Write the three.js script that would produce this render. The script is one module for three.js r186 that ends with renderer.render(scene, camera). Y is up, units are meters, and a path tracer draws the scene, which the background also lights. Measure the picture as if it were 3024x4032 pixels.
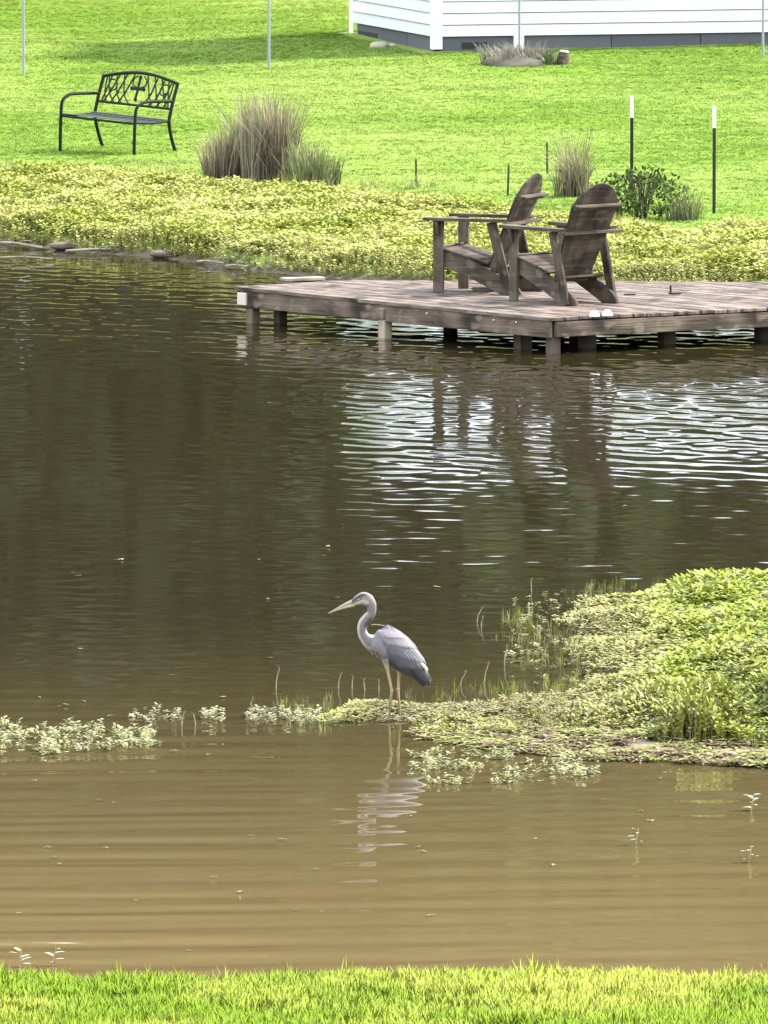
import * as THREE from 'three';
import { mergeGeometries, mergeVertices } from 'three/addons/utils/BufferGeometryUtils.js';
import { ImprovedNoise } from 'three/addons/math/ImprovedNoise.js';

// ------------------------------------------------------------------ camera, sky, sun, exposure
const scene = new THREE.Scene();
const F = 39000, EYE = 7.2, PITCH = Math.atan((2016 + 1840) / F);   // focal length in photo pixels, eye height above the pond
const camera = new THREE.PerspectiveCamera(2 * Math.atan(2016 / F) * 180 / Math.PI, 3 / 4, 1, 1500);
camera.position.set(0, EYE, 0);
camera.rotation.x = -PITCH;
camera.updateMatrixWorld();
const renderer = new THREE.WebGLRenderer({ antialias: true });
renderer.toneMapping = THREE.LinearToneMapping;
renderer.toneMappingExposure = 4.5;
renderer.shadowMap.enabled = true;
{
  const W = 64, H = 128, data = new Float32Array(W * H * 4);
  for (let j = 0; j < H; j++) {
    const el = ((j + 0.5) / H - 0.5) * Math.PI, t = Math.max(0, Math.sin(el)), k = Math.pow(t, 0.55);
    for (let i = 0; i < W; i++) {
      const o = (j * W + i) * 4;
      data[o] = 0.98 - 0.30 * k; data[o + 1] = 1.0 - 0.20 * k; data[o + 2] = 1.02 - 0.04 * k; data[o + 3] = 1;
    }
  }
  const sky = new THREE.DataTexture(data, W, H, THREE.RGBAFormat, THREE.FloatType);
  sky.mapping = THREE.EquirectangularReflectionMapping; sky.magFilter = sky.minFilter = THREE.LinearFilter; sky.needsUpdate = true;
  scene.background = sky; scene.environment = sky;
}
const sun = new THREE.DirectionalLight(new THREE.Color(1, 0.94, 0.84), 3.6);
sun.position.set(60 * 0.68, 60 * 0.67, -90 - 60 * 0.28);
sun.target.position.set(0, 0, -90);
sun.castShadow = true; sun.shadow.radius = 13; sun.shadow.mapSize.set(4096, 4096);
Object.assign(sun.shadow.camera, { left: -55, right: 55, top: 55, bottom: -55, near: 1, far: 220 });
scene.add(sun, sun.target);

// ------------------------------------------------------------------ helpers
function rng(seed) { let a = seed >>> 0; return () => { a = (a + 0x6D2B79F5) >>> 0; let t = a; t = Math.imul(t ^ (t >>> 15), t | 1); t ^= t + Math.imul(t ^ (t >>> 7), t | 61); return ((t ^ (t >>> 14)) >>> 0) / 4294967296; }; }
const noise = new ImprovedNoise();
const N = (x, y, z = 0) => noise.noise(x + 31.7, y + 17.3, z + 5.1);
const fbm = (x, y, z = 0) => N(x, y, z) + 0.5 * N(x * 2.03, y * 2.03, z + 3) + 0.25 * N(x * 4.1, y * 4.1, z + 9);
const sm = (a, b, x) => { const t = Math.min(1, Math.max(0, (x - a) / (b - a))); return t * t * (3 - 2 * t); };
const lerp = (a, b, t) => a + (b - a) * t;
const V = (x, y, z) => new THREE.Vector3(x, y, z);
const rgb = (r, g, b) => new THREE.Color().setRGB(r, g, b);
// the point of height h that stands at that pixel of the photograph: used to survey the plan of the place
function P(px, py, h = 0) {
  const u = (px - 1512) / F, v = (2016 - py) / F, c = Math.cos(PITCH), s = Math.sin(PITCH);
  const dy = -s + v * c, dz = -c - v * s, t = (h - EYE) / dy;
  return V(u * t, h, dz * t);
}
function piece(pts, x) { if (x <= pts[0][0]) return pts[0][1]; for (let i = 1; i < pts.length; i++) if (x <= pts[i][0]) { const [a, b] = pts[i - 1], [c, d] = pts[i]; return lerp(b, d, (x - a) / (c - a)); } return pts[pts.length - 1][1]; }
const taken = {};
function numbered(n) { const k = taken[n] = (taken[n] ?? -1) + 1; return k ? `${n}_${String(k).padStart(3, '0')}` : n; }
function tag(o, label, category, group, kind) { o.userData.label = label; if (category) o.userData.category = category; if (group) o.userData.group = group; if (kind) o.userData.kind = kind; return o; }
function shade(o) { o.traverse(c => { if (c.isMesh) { c.castShadow = true; c.receiveShadow = true; } }); return o; }
function mesh(name, geo, mat, parent = scene) { const m = new THREE.Mesh(geo, mat); m.name = parent === scene ? numbered(name) : name; m.castShadow = m.receiveShadow = true; parent.add(m); return m; }
function base(name, p, turn = 0) { const g = new THREE.Group(); g.name = numbered(name); g.position.copy(p); g.rotation.y = turn; scene.add(g); return g; }
const merge = list => mergeGeometries(list.map(g => { const n = g.index ? g.toNonIndexed() : g; for (const k of Object.keys(n.attributes)) if (!['position', 'normal', 'uv', 'color'].includes(k)) n.deleteAttribute(k); return n; }));
// a chamfered board, length along x; uv in metres with u along its longest side
function board(lx, ly, lz, c = 0.004, off = 0) {
  const hx = lx / 2, hy = ly / 2, hz = lz / 2, pos = [], H = [hx, hy, hz];
  c = Math.min(c, hx * 0.45, hy * 0.45, hz * 0.45);
  const vert = (ax, s) => { const q = [s[0] * (hx - c), s[1] * (hy - c), s[2] * (hz - c)]; q[ax] = s[ax] * H[ax]; return q; };
  const tri = (a, b, d) => {
    const n = [(b[1] - a[1]) * (d[2] - a[2]) - (b[2] - a[2]) * (d[1] - a[1]), (b[2] - a[2]) * (d[0] - a[0]) - (b[0] - a[0]) * (d[2] - a[2]), (b[0] - a[0]) * (d[1] - a[1]) - (b[1] - a[1]) * (d[0] - a[0])];
    const m = [a[0] + b[0] + d[0], a[1] + b[1] + d[1], a[2] + b[2] + d[2]];
    pos.push(...(n[0] * m[0] + n[1] * m[1] + n[2] * m[2] > 0 ? [...a, ...b, ...d] : [...a, ...d, ...b]));
  };
  const quad = (a, b, d, e) => { tri(a, b, d); tri(a, d, e); };
  for (let ax = 0; ax < 3; ax++) for (const s of [-1, 1]) {
    const b = (ax + 1) % 3, d = (ax + 2) % 3, mk = (p, q) => { const r = [0, 0, 0]; r[ax] = s; r[b] = p; r[d] = q; return vert(ax, r); };
    quad(mk(-1, -1), mk(1, -1), mk(1, 1), mk(-1, 1));
  }
  for (let ax = 0; ax < 3; ax++) for (const p of [-1, 1]) for (const q of [-1, 1]) {
    const b = (ax + 1) % 3, d = (ax + 2) % 3, mk = t => { const r = [0, 0, 0]; r[ax] = t; r[b] = p; r[d] = q; return r; };
    quad(vert(b, mk(-1)), vert(b, mk(1)), vert(d, mk(1)), vert(d, mk(-1)));
  }
  for (const x of [-1, 1]) for (const y of [-1, 1]) for (const z of [-1, 1]) tri(vert(0, [x, y, z]), vert(1, [x, y, z]), vert(2, [x, y, z]));
  const g = new THREE.BufferGeometry(); g.setAttribute('position', new THREE.Float32BufferAttribute(pos, 3)); g.computeVertexNormals();
  const L = [lx, ly, lz], long = L.indexOf(Math.max(...L)), uv = [], nn = g.attributes.normal;
  for (let i = 0; i < pos.length / 3; i++) {
    const p = [pos[3 * i], pos[3 * i + 1], pos[3 * i + 2]], n = [Math.abs(nn.getX(i)), Math.abs(nn.getY(i)), Math.abs(nn.getZ(i))], k = n.indexOf(Math.max(...n));
    const o = [0, 1, 2].filter(a => a !== k), u = o.includes(long) ? long : o[0], v = o.find(a => a !== u);
    uv.push(p[u] + off * 1.7, p[v] + off * 0.37);
  }
  g.setAttribute('uv', new THREE.Float32BufferAttribute(uv, 2));
  return g;
}
// a board from a to b (length axis), of width w and thickness t; "up" is roughly the thickness direction
function stick(a, b, w, t, up = V(0, 1, 0), c = 0.004, off = 0) {
  const x = b.clone().sub(a), L = x.length(); x.normalize();
  const z = x.clone().cross(up).normalize(), y = z.clone().cross(x);
  return board(L, t, w, c, off).applyMatrix4(new THREE.Matrix4().makeBasis(x, y, z).setPosition(a.clone().add(b).multiplyScalar(0.5)));
}
function tube(pts, r, seg = 16, rad = 7) { return new THREE.TubeGeometry(new THREE.CatmullRomCurve3(pts, false, 'catmullrom', 0.4), seg, r, rad, false); }
function cap(p, r) { return new THREE.SphereGeometry(r, 7, 5).translate(p.x, p.y, p.z); }
function dataTex(w, h, fn, srgb) {
  const d = new Uint8Array(w * h * 4);
  for (let j = 0; j < h; j++) for (let i = 0; i < w; i++) { const c = fn(i / w, j / h); const o = (j * w + i) * 4; for (let k = 0; k < 3; k++) d[o + k] = Math.max(0, Math.min(255, Math.round(c[k] * 255))); d[o + 3] = 255; }
  const t = new THREE.DataTexture(d, w, h); t.wrapS = t.wrapT = THREE.RepeatWrapping; t.magFilter = THREE.LinearFilter; t.minFilter = THREE.LinearFilter;
  if (srgb) t.colorSpace = THREE.SRGBColorSpace; t.needsUpdate = true; return t;
}
// tiling noise: periods px, py cells
const tn = (u, v, px, py, s) => { const a = u * 2 * Math.PI, b = v * 2 * Math.PI, R = px / 6.283, Q = py / 6.283; return 0.5 * (N(Math.cos(a) * R + s, Math.sin(a) * R, Math.cos(b) * Q) + N(Math.sin(a) * R - s, Math.cos(a) * R + 7, Math.sin(b) * Q + s)) ; };
const woodMap = dataTex(512, 512, (u, v) => {
  const g = 1.1 * tn(u, v, 3, 60, 1) + 0.8 * tn(u, v, 8, 150, 4), st = 1.3 * tn(u, v, 5, 7, 9), m = Math.max(0, tn(u, v, 14, 16, 2) - 0.12) * 1.6;
  const k = 0.78 + 0.24 * g + 0.5 * st + m;
  return [k, k * 0.975, k * 0.955];
}, true);
woodMap.repeat.set(1 / 1.6, 1 / 0.8);
const woodBump = dataTex(512, 512, (u, v) => { const k = 0.5 + 0.6 * tn(u, v, 3, 90, 1) + 0.5 * tn(u, v, 8, 200, 4); return [k, k, k]; });
woodBump.repeat.copy(woodMap.repeat);
const wood = (r, g, b, rough = 0.85) => new THREE.MeshPhysicalMaterial({ color: rgb(r, g, b), map: woodMap, bumpMap: woodBump, bumpScale: 0.003, roughness: rough, specularIntensity: 0.4 });
const matt = (r, g, b, rough = 0.7) => new THREE.MeshPhysicalMaterial({ color: rgb(r, g, b), roughness: rough, specularIntensity: 0.3 });
const solid = (r, g, b, rough = 0.6, metal = 0) => new THREE.MeshStandardMaterial({ color: rgb(r, g, b), roughness: rough, metalness: metal });

// ------------------------------------------------------------------ plan of the ground (x to the right, d metres away from the eye)
const nearShore = x => 48.55 + 0.10 * Math.sin(x * 1.9 + 0.6) + 0.13 * N(x * 1.7, 3) + 0.10 * N(x * 5.1, 9);
const FAR = [[-30, 104], [-6, 101.2], [-3.87, 100.3], [-3.09, 99.5], [-1.79, 97.9], [-1.02, 96.5], [-0.5, 95.9], [0.6, 94.9], [2.2, 94.2], [4, 93.7], [9, 92], [30, 90]];
const farShore = x => piece(FAR, x) + 0.28 * N(x * 1.3, 8) + 0.12 * N(x * 4, 2);
const poly = list => list.map(([x, y]) => { const p = P(x, y); return [p.x, -p.z]; });
const ISLAND = poly([[2460, 2310], [3024, 2295], [3700, 2300], [3900, 2960], [2900, 2925], [2600, 2915], [2300, 2900], [2000, 2885], [1700, 2870], [1400, 2865], [1180, 2862], [1080, 2825], [1180, 2780], [1350, 2765], [1700, 2745], [1950, 2725], [2150, 2705], [2240, 2600], [2120, 2530], [2140, 2440], [2260, 2370], [2400, 2325]]);
const SHELF = poly([[1620, 2890], [2000, 2880], [2600, 2900], [3024, 2930], [3700, 2960], [3700, 3060], [3024, 3030], [2700, 3000], [2300, 2985], [1900, 2960]]);
const PATCH = poly([[-300, 2880], [60, 2865], [300, 2860], [560, 2890], [640, 2945], [420, 2960], [200, 2970], [-300, 2985]]);
const FRINGE = poly([[1600, 2990], [1750, 2960], [2050, 2975], [2350, 3000], [2320, 3060], [2000, 3085], [1760, 3095], [1650, 3050]]);
function sd(pg, x, d) {
  let best = 1e9, inside = false;
  for (let i = 0, j = pg.length - 1; i < pg.length; j = i++) {
    const [ax, ay] = pg[j], [bx, by] = pg[i], ex = bx - ax, ey = by - ay, t = Math.min(1, Math.max(0, ((x - ax) * ex + (d - ay) * ey) / (ex * ex + ey * ey)));
    best = Math.min(best, Math.hypot(x - ax - ex * t, d - ay - ey * t));
    if ((ay > d) !== (by > d) && x < ax + (d - ay) / (by - ay) * ex) inside = !inside;
  }
  return inside ? best : -best;
}
const inBox = (pg) => { const xs = pg.map(p => p[0]), ds = pg.map(p => p[1]); return [Math.min(...xs), Math.max(...xs), Math.min(...ds), Math.max(...ds)]; };
const boxes = new Map([ISLAND, SHELF, PATCH].map(p => [p, inBox(p)]));
function isle(pg, x, d) { const b = boxes.get(pg); if (x < b[0] - 1.2 || x > b[1] + 1.2 || d < b[2] - 1.2 || d > b[3] + 1.2) return -1.2; return sd(pg, x, d) + 0.16 * N(x * 2.2, d * 1.1) ; }
function ground(x, d) {
  const a = nearShore(x), b = farShore(x), s = Math.min(d - a, b - d, 13 - Math.abs(x) + 0.8 * N(d * 0.2, 4));
  const rough = 0.014 * N(x * 1.1, d * 0.9) + 0.008 * N(x * 3.3, d * 3.1);
  if (s > 0) {
    let h = -0.4 * sm(0, 1.6, s) - 0.01;
    const i = isle(ISLAND, x, d); if (i > -1.19) h = Math.max(h, -0.19 + 0.178 * sm(-0.6, 0.5, i) + 0.06 * sm(1.5, 2.6, x) * sm(0, 0.6, i) + rough);
    const j = isle(SHELF, x, d); if (j > -1.19) h = Math.max(h, -0.12 + 0.118 * sm(-0.5, 0.25, j) + 1.6 * rough);
    const k = isle(PATCH, x, d); if (k > -1.19) h = Math.max(h, -0.14 + 0.12 * sm(-0.5, 0.3, k));
    return h;
  }
  const t = -s;
  if (d < a + 3 && d - a <= s + 1e-6) return 0.085 * sm(-0.02, 0.22, t) + 0.012 * t + 0.118 * Math.max(0, t - 3) * (1 - 0) + rough - Math.max(0, t - 46) * 0.118;
  return 0.10 * sm(-0.02, 0.4, t) + 0.0185 * Math.min(t, 120) + rough;
}
const onGround = (px, py) => { let h = 0.2, p; for (let i = 0; i < 14; i++) { p = P(px, py, h); h = ground(p.x, -p.z); } return P(px, py, h); };
const marshEdge = x => piece([[-30, 108], [-3.9, 106.6], [-2.6, 106.0], [-1.4, 104.2], [0, 102.8], [0.8, 101.3], [1.6, 99.6], [2.6, 98.4], [4, 98], [30, 96]], x) + 0.5 * N(x * 1.1, 6) + 0.25 * N(x * 3.5, 1);

// ------------------------------------------------------------------ ground sheet
function axis(list) { const out = []; for (let i = 0; i < list.length - 1; i++) { const [a, n] = list[i], b = list[i + 1][0]; for (let k = 0; k < n; k++) out.push(a + (b - a) * k / n); } out.push(list[list.length - 1][0]); return out; }
{
  const xs = axis([[-500, 6], [-60, 12], [-14, 20], [-6, 100], [6, 20], [14, 12], [60, 6], [500, 0]]);
  const ds = axis([[-300, 6], [0, 40], [46, 70], [52, 25], [55, 200], [72, 60], [92, 120], [104, 160], [140, 20], [210, 8], [900, 0]]);
  const pos = [], col = [], uv = [], idx = [], turf = rgb(0.165, 0.235, 0.026), mud = rgb(0.075, 0.052, 0.03), straw = rgb(0.17, 0.13, 0.075), c = new THREE.Color();
  for (const d of ds) for (const x of xs) {
    const h = ground(x, d); pos.push(x, h, -d); uv.push(x, d);
    const s = Math.min(d - nearShore(x), farShore(x) - d, 13 - Math.abs(x));
    const wet = s > 0 ? 1 : 1 - sm(0.05, 0.5 + 0.25 * N(x * 2, d * 2), -s);
    c.copy(turf).lerp(mud, wet); if (d < 50) c.lerp(mud, sm(0.08, 0.28, N(x * 1.6, d * 3.2) + 0.4 * N(x * 5, d * 7)) * (x < 0.8 ? 0.9 : 0.4));
    if (s > 0) c.lerp(straw, 0.75 * sm(-0.1, 0.15, isle(SHELF, x, d)) * sm(-0.3, 0.5, N(x * 5, d * 4) + 0.25));
    c.multiplyScalar(1 + 0.10 * N(x * 0.5, d * 0.35));
    col.push(c.r, c.g, c.b);
  }
  const w = xs.length;
  for (let j = 0; j < ds.length - 1; j++) for (let i = 0; i < w - 1; i++) { const a = j * w + i; idx.push(a, a + 1, a + w + 1, a, a + w + 1, a + w); }
  const g = new THREE.BufferGeometry(); g.setAttribute('position', new THREE.Float32BufferAttribute(pos, 3)); g.setAttribute('color', new THREE.Float32BufferAttribute(col, 3)); g.setAttribute('uv', new THREE.Float32BufferAttribute(uv, 2)); g.setIndex(idx); g.computeVertexNormals();
  const soil = dataTex(512, 512, (u, v) => { const k = 0.93 + 0.14 * tn(u, v, 40, 40, 3) + 0.12 * tn(u, v, 110, 110, 7); return [k, k, k * 0.97]; }, true); soil.repeat.set(0.45, 0.45);
  const m = mesh('lawn', g, new THREE.MeshStandardMaterial({ vertexColors: true, map: soil, bumpMap: soil, bumpScale: 0.02, roughness: 0.95 }));
  tag(m, 'mown lawn sloping up to the white house, with muddy pond bed below', 'lawn', null, 'structure');
}
// ------------------------------------------------------------------ pond
{
  const R = rng(11), W = [];
  for (let i = 0; i < 9; i++) { const L = lerp(0.36, 0.85, R()), a = 0.09 + 0.26 * (R() - 0.5); W.push([2 * Math.PI / L * Math.sin(a), 2 * Math.PI / L * Math.cos(a), R() * 6.28, 0.0140 * (0.6 + R()), 0]); }      // long swell lines of the near water
  for (let i = 0; i < 22; i++) { const L = lerp(0.24, 0.75, R() * R()), a = (R() < 0.5 ? -1 : 1) * lerp(0.15, 1.2, R()); W.push([2 * Math.PI / L * Math.sin(a), 2 * Math.PI / L * Math.cos(a), R() * 6.28, 0.0100 * (0.5 + R()), 1]); }   // short ripples by the dock
  for (let i = 0; i < 12; i++) { const L = lerp(0.18, 0.5, R()), a = 1.3 * (R() - 0.5); W.push([2 * Math.PI / L * Math.sin(a), 2 * Math.PI / L * Math.cos(a), R() * 6.28, 0.0032 * (0.5 + R()), 2]); }     // fine chop everywhere
  const xs = axis([[-15, 25], [-4.8, 250], [4.8, 25], [15, 0]]), ds = axis([[47.6, 380], [70, 420], [98, 60], [106, 0]]);
  const pos = [], nor = [], uv = [], idx = [], wc = [];
  for (const d of ds) for (const x of xs) {
    const shallow = (1 - sm(49, 66.5, d + 1.6 * N(x * 0.2, d * 0.08))) , deep = [0.0175, 0.0140, 0.0062], silt = [0.102, 0.072, 0.031]; for (let i = 0; i < 3; i++) wc.push(lerp(deep[i], silt[i], shallow));
    const near = (1 - sm(58, 63, d)) * lerp(1, lerp(0.42, 0.24, sm(54.5, 57, d)), sm(-1.2, -0.15, x + 0.4 * N(d * 0.3, 7))) * sm(-0.7, 0.25, N(x * 0.28, d * 0.16) + 0.55 - 0.12 * Math.max(0, x)), mid = lerp(0.26 + 0.95 * sm(84, 90, d), 1.15, sm(-1.5, 0.1, x + 0.05 * (84 - d) + 0.9 * N(d * 0.14, 2))) * lerp(0.11, 1, sm(73, 86, d)) * sm(58, 64, d) * lerp(1, 0.75, sm(86, 96, d)) * (0.75 + 0.6 * N(x * 0.5, d * 0.2)), fine = 0.5 + 0.6 * N(x * 0.35, d * 0.12, 4);
    let h = 0, gx = 0, gd = 0;
    for (const [kx, kd, ph, sl, z] of W) {
      const w = (z === 0 ? near : z === 1 ? mid : Math.max(0.1, fine)) * sl, k = Math.hypot(kx, kd), t = kx * x * -1 + kd * d + ph + 1.7 * N(x * 0.45, d * 0.33, ph);
      h += w / k * Math.sin(t); const c = w / k * (z === 0 ? 0.8 * Math.cos(t) + 0.55 * Math.cos(2 * t + 0.8) : Math.cos(t)); gx += -kx * c; gd += kd * c;
    }
    pos.push(x, h, -d); uv.push(x, d); const l = Math.hypot(gx, gd, 1); nor.push(-gx / l, 1 / l, gd / l);
  }
  const w = xs.length;
  for (let j = 0; j < ds.length - 1; j++) for (let i = 0; i < w - 1; i++) { const a = j * w + i; idx.push(a, a + 1, a + w + 1, a, a + w + 1, a + w); }
  const g = new THREE.BufferGeometry(); g.setAttribute('position', new THREE.Float32BufferAttribute(pos, 3)); g.setAttribute('normal', new THREE.Float32BufferAttribute(nor, 3)); g.setAttribute('color', new THREE.Float32BufferAttribute(wc, 3)); g.setAttribute('uv', new THREE.Float32BufferAttribute(uv, 2)); g.setIndex(idx);
  const m = mesh('water', g, new THREE.MeshPhysicalMaterial({ vertexColors: true, roughness: 0.03, ior: 1.33 }));
  tag(m, 'still brown pond water with fine ripples and reflections', 'pond', null, 'structure');
}

// ------------------------------------------------------------------ the wood beyond the lawn: over the top of the picture, seen in the water
{
  const R = rng(5), clump = [];
  for (let i = 0; i < 16; i++) {
    const p = V(R() - 0.5, R() - 0.5, R() - 0.5).multiplyScalar(1.1), q = new THREE.PlaneGeometry(0.42, 0.3); q.rotateX(R() * 6.3).rotateY(R() * 6.3).rotateZ(R() * 6.3).translate(p.x, p.y, p.z); clump.push(q);
  }
  const spots = [], trunks = [];
  const tree = (x, d, h, lo, r, n, tint) => {
    const gy = ground(x, d);
    trunks.push(new THREE.CylinderGeometry(0.09, 0.24, h * 0.9, 8).translate(x, gy + h * 0.45, -d));
    for (let k = 0; k < 5; k++) { const a = R() * 6.28, y = lerp(lo + 1, h * 0.8, R()); trunks.push(tube([V(x, gy + y - 0.6, -d), V(x + Math.cos(a) * r * 0.35, gy + y + 0.2, -d + Math.sin(a) * r * 0.35), V(x + Math.cos(a) * r * 0.75, gy + y + 0.9, -d + Math.sin(a) * r * 0.75)], 0.05, 5, 5)); }
    for (let i = 0; i < n; i++) {
      const t = Math.pow(R(), 0.8), y = lo + (h - lo) * t, prof = Math.sin(Math.PI * Math.min(1, 0.18 + t * 0.8)), a = R() * 6.28, lump = 0.75 + 0.5 * N(Math.cos(a) * 1.6 + x, y * 0.5, Math.sin(a) * 1.6 + d), rr = r * prof * lump * Math.sqrt(lerp(0.15, 1, R()));
      spots.push([x + Math.cos(a) * rr, gy + y, -d + Math.sin(a) * rr, tint]);
    }
  };
  for (let i = 0; i < 24; i++) tree(lerp(-26, 26, (i + R() * 0.7) / 24), lerp(152, 160, R()), lerp(27, 34, R()), 1.2, lerp(3.2, 4.2, R()), 1500, 0.7 + 0.5 * R());
  for (let i = 0; i < 10; i++) tree(-2.2 - i * 2.3 + R(), lerp(144, 148, R()), lerp(16, 22, R()), 0.6, lerp(2.4, 3.1, R()), 1000, 0.45 + 0.3 * R());
  for (let i = 0; i < 10; i++) tree(0.5 + i * 2.4 + R(), lerp(146, 150, R()), lerp(19, 25, R()), 1.5, lerp(2.6, 3.4, R()), 1100, 0.8 + 0.4 * R());
  const wood = new THREE.Group(); wood.name = 'woods'; scene.add(wood);
  const im = new THREE.InstancedMesh(merge(clump), new THREE.MeshStandardMaterial({ roughness: 0.8, color: rgb(1, 1, 1) }), spots.length); im.name = 'foliage';
  const o = new THREE.Object3D(), c = new THREE.Color();
  spots.forEach(([x, y, z, t], i) => { o.position.set(x, y, z); o.rotation.set(R() * 6.3, R() * 6.3, R() * 6.3); o.scale.setScalar(lerp(0.9, 1.9, R())); o.updateMatrix(); im.setMatrixAt(i, o.matrix); const k = t * lerp(0.7, 1.3, R()); im.setColorAt(i, c.setRGB(0.048 * k, 0.062 * k, 0.018 * k)); });
  im.castShadow = im.receiveShadow = true; wood.add(im);
  mesh('trunks', merge(trunks), solid(0.11, 0.085, 0.06, 0.95), wood);
  tag(wood, 'dark green wood beyond the lawn, mirrored in the pond water', 'wood', null, 'stuff');
}

// ------------------------------------------------------------------ grass and marsh plants (nobody could count them)
const leafMat = (rough = 0.6, through = 0.3) => new THREE.MeshPhysicalMaterial({ color: rgb(1, 1, 1), roughness: rough, transmission: through, thickness: 0, specularIntensity: 0.12 });
function tuft(R, n, h, w, lean, soft = true) {
  const pos = [];
  for (let i = 0; i < n; i++) {
    const a = R() * 6.28, b = R() * 6.28, r0 = R() * lean * 0.5, hh = h * lerp(0.55, 1.1, R()), x = Math.cos(a) * r0, z = Math.sin(a) * r0, lx = Math.cos(b) * lean * R(), lz = Math.sin(b) * lean * R(), px = -Math.sin(b) * w, pz = Math.cos(b) * w;
    const A = [x - px, 0, z - pz], B = [x + px, 0, z + pz], C = [x + lx * 0.4 - px * 0.7, hh * 0.6, z + lz * 0.4 - pz * 0.7], D = [x + lx * 0.4 + px * 0.7, hh * 0.6, z + lz * 0.4 + pz * 0.7], E = [x + lx, hh, z + lz];
    pos.push(...A, ...B, ...D, ...A, ...D, ...C, ...C, ...D, ...E);
  }
  const g = new THREE.BufferGeometry(); g.setAttribute('position', new THREE.Float32BufferAttribute(pos, 3)); g.computeVertexNormals();
  const nn = g.attributes.normal; for (let i = 0; i < nn.count; i++) { const v = V(nn.getX(i), Math.abs(nn.getY(i)), nn.getZ(i)).multiplyScalar(soft ? 0.25 : 1); v.y += soft ? 1 : 0; v.normalize(); nn.setXYZ(i, v.x, v.y, v.z); }
  return g;
}
function leaf(pos, c, dir, up, L, W) {
  const s = dir.clone().cross(up).normalize().multiplyScalar(W / 2), tip = c.clone().addScaledVector(dir, L), m1 = c.clone().addScaledVector(dir, L * 0.3).addScaledVector(up, L * 0.08), m2 = c.clone().addScaledVector(dir, L * 0.68).addScaledVector(up, L * 0.07);
  const a = m1.clone().add(s), b = m1.clone().sub(s), d = m2.clone().addScaledVector(s, 0.8), e = m2.clone().addScaledVector(s, -0.8), f = v => [v.x, v.y, v.z];
  pos.push(...f(c), ...f(a), ...f(b), ...f(a), ...f(d), ...f(b), ...f(d), ...f(e), ...f(b), ...f(d), ...f(tip), ...f(e));
}
function sprig(R, n, h, L, W, flat = 0.4) {
  const pos = [];
  const lx = (R() - 0.5) * h * 0.7, lz = (R() - 0.5) * h * 0.7, w = 0.0035;
  pos.push(-w, 0, 0, w, 0, 0, lx, h, lz, 0, 0, -w, 0, 0, w, lx, h, lz);
  for (let i = 0; i < n; i++) {
    const t = lerp(0.3, 1, i / (n - 1)), a = i * 2.4 + R(), y = lerp(-0.1, flat * 2, R()), dir = V(Math.cos(a), y, Math.sin(a)).normalize();
    leaf(pos, V(lx * t, h * t, lz * t), dir, V(-dir.x * dir.y, 1, -dir.z * dir.y).normalize(), L * lerp(0.7, 1.2, R()), W * lerp(0.8, 1.2, R()));
  }
  const g = new THREE.BufferGeometry(); g.setAttribute('position', new THREE.Float32BufferAttribute(pos, 3)); g.computeVertexNormals();
  return g;
}
// scatter: fn(R) returns null or { x, d, y, s, c: [r, g, b] }
function scatter(name, label, category, variants, mat, count, seed, fn) {
  const R = rng(seed), all = variants.map(() => []);
  let made = 0;
  for (let tries = 0; tries < count * 8 && made < count; tries++) { const q = fn(R); if (!q) continue; all[Math.floor(R() * variants.length)].push(q); made++; }
  const g = new THREE.Group(); g.name = numbered(name); scene.add(g); tag(g, label, category, null, 'stuff');
  const o = new THREE.Object3D(), c = new THREE.Color();
  variants.forEach((v, k) => {
    if (!all[k].length) return;
    const im = new THREE.InstancedMesh(v, mat, all[k].length); im.name = category === 'grass' ? 'blades' : 'leaves'; im.castShadow = im.receiveShadow = true;
    all[k].forEach((q, i) => { o.position.set(q.x, q.y ?? ground(q.x, q.d), -q.d); o.rotation.set((R() - 0.5) * 0.25, R() * 6.28, (R() - 0.5) * 0.25); o.scale.set(q.s, q.s * (q.sy ?? 1), q.s); o.updateMatrix(); im.setMatrixAt(i, o.matrix); im.setColorAt(i, c.setRGB(...q.c)); });
    g.add(im);
  });
  return g;
}
const GR = rng(77);
const HOUSE = onGround(1706, 204), inHouse = (x, d) => { const a = 15.5 * Math.PI / 180, rx = x - HOUSE.x, rz = -d - HOUSE.z, lx = rx * Math.cos(a) - rz * Math.sin(a), lz = rx * Math.sin(a) + rz * Math.cos(a); return lx > -0.22 && lx < 12 && lz < 0.22 && lz > -4; };
const mix3 = (a, b, t) => a.map((v, i) => lerp(v, b[i], t));
const lawnTufts = [0, 1, 2].map(() => tuft(GR, 14, 0.020, 0.0030, 0.085));
scatter('grass', 'bright green mown grass of the lawn round the bench and house', 'grass', lawnTufts, leafMat(0.65, 0.3), 270000, 21, R => {
  const x = lerp(-6.2, 6.2, R()), d = lerp(99.5, 137, Math.pow(R(), 0.8));
  if (d < marshEdge(x) - 0.6) return null;
  const f = 0.5 + 0.55 * fbm(x * 0.22, d * 0.16) + 0.25 * N(x * 1.1, d * 0.6), y = sm(0.2, 0.85, f) ;
  if (inHouse(x, d)) return null;
  const k = lerp(0.97, 1.03, R()) * (1 + 0.22 * N(x * 0.45, d * 1.5, 3) + 0.12 * N(x * 1.6, d * 2.6, 8)), c = mix3([0.150, 0.243, 0.022], [0.235, 0.312, 0.058], y);
  const tall = 1 + 1.6 * (1 - sm(0.2, 2.2, d - marshEdge(x))) + 0.5 * sm(0.3, 0.7, N(x * 1.7, d * 0.9));
  return { x, d, s: lerp(0.8, 1.3, R()), sy: tall, c: c.map(v => v * k) };
});
const bankTufts = [0, 1, 2, 3].map(() => tuft(GR, 10, 0.075, 0.0042, 0.06));
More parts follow.
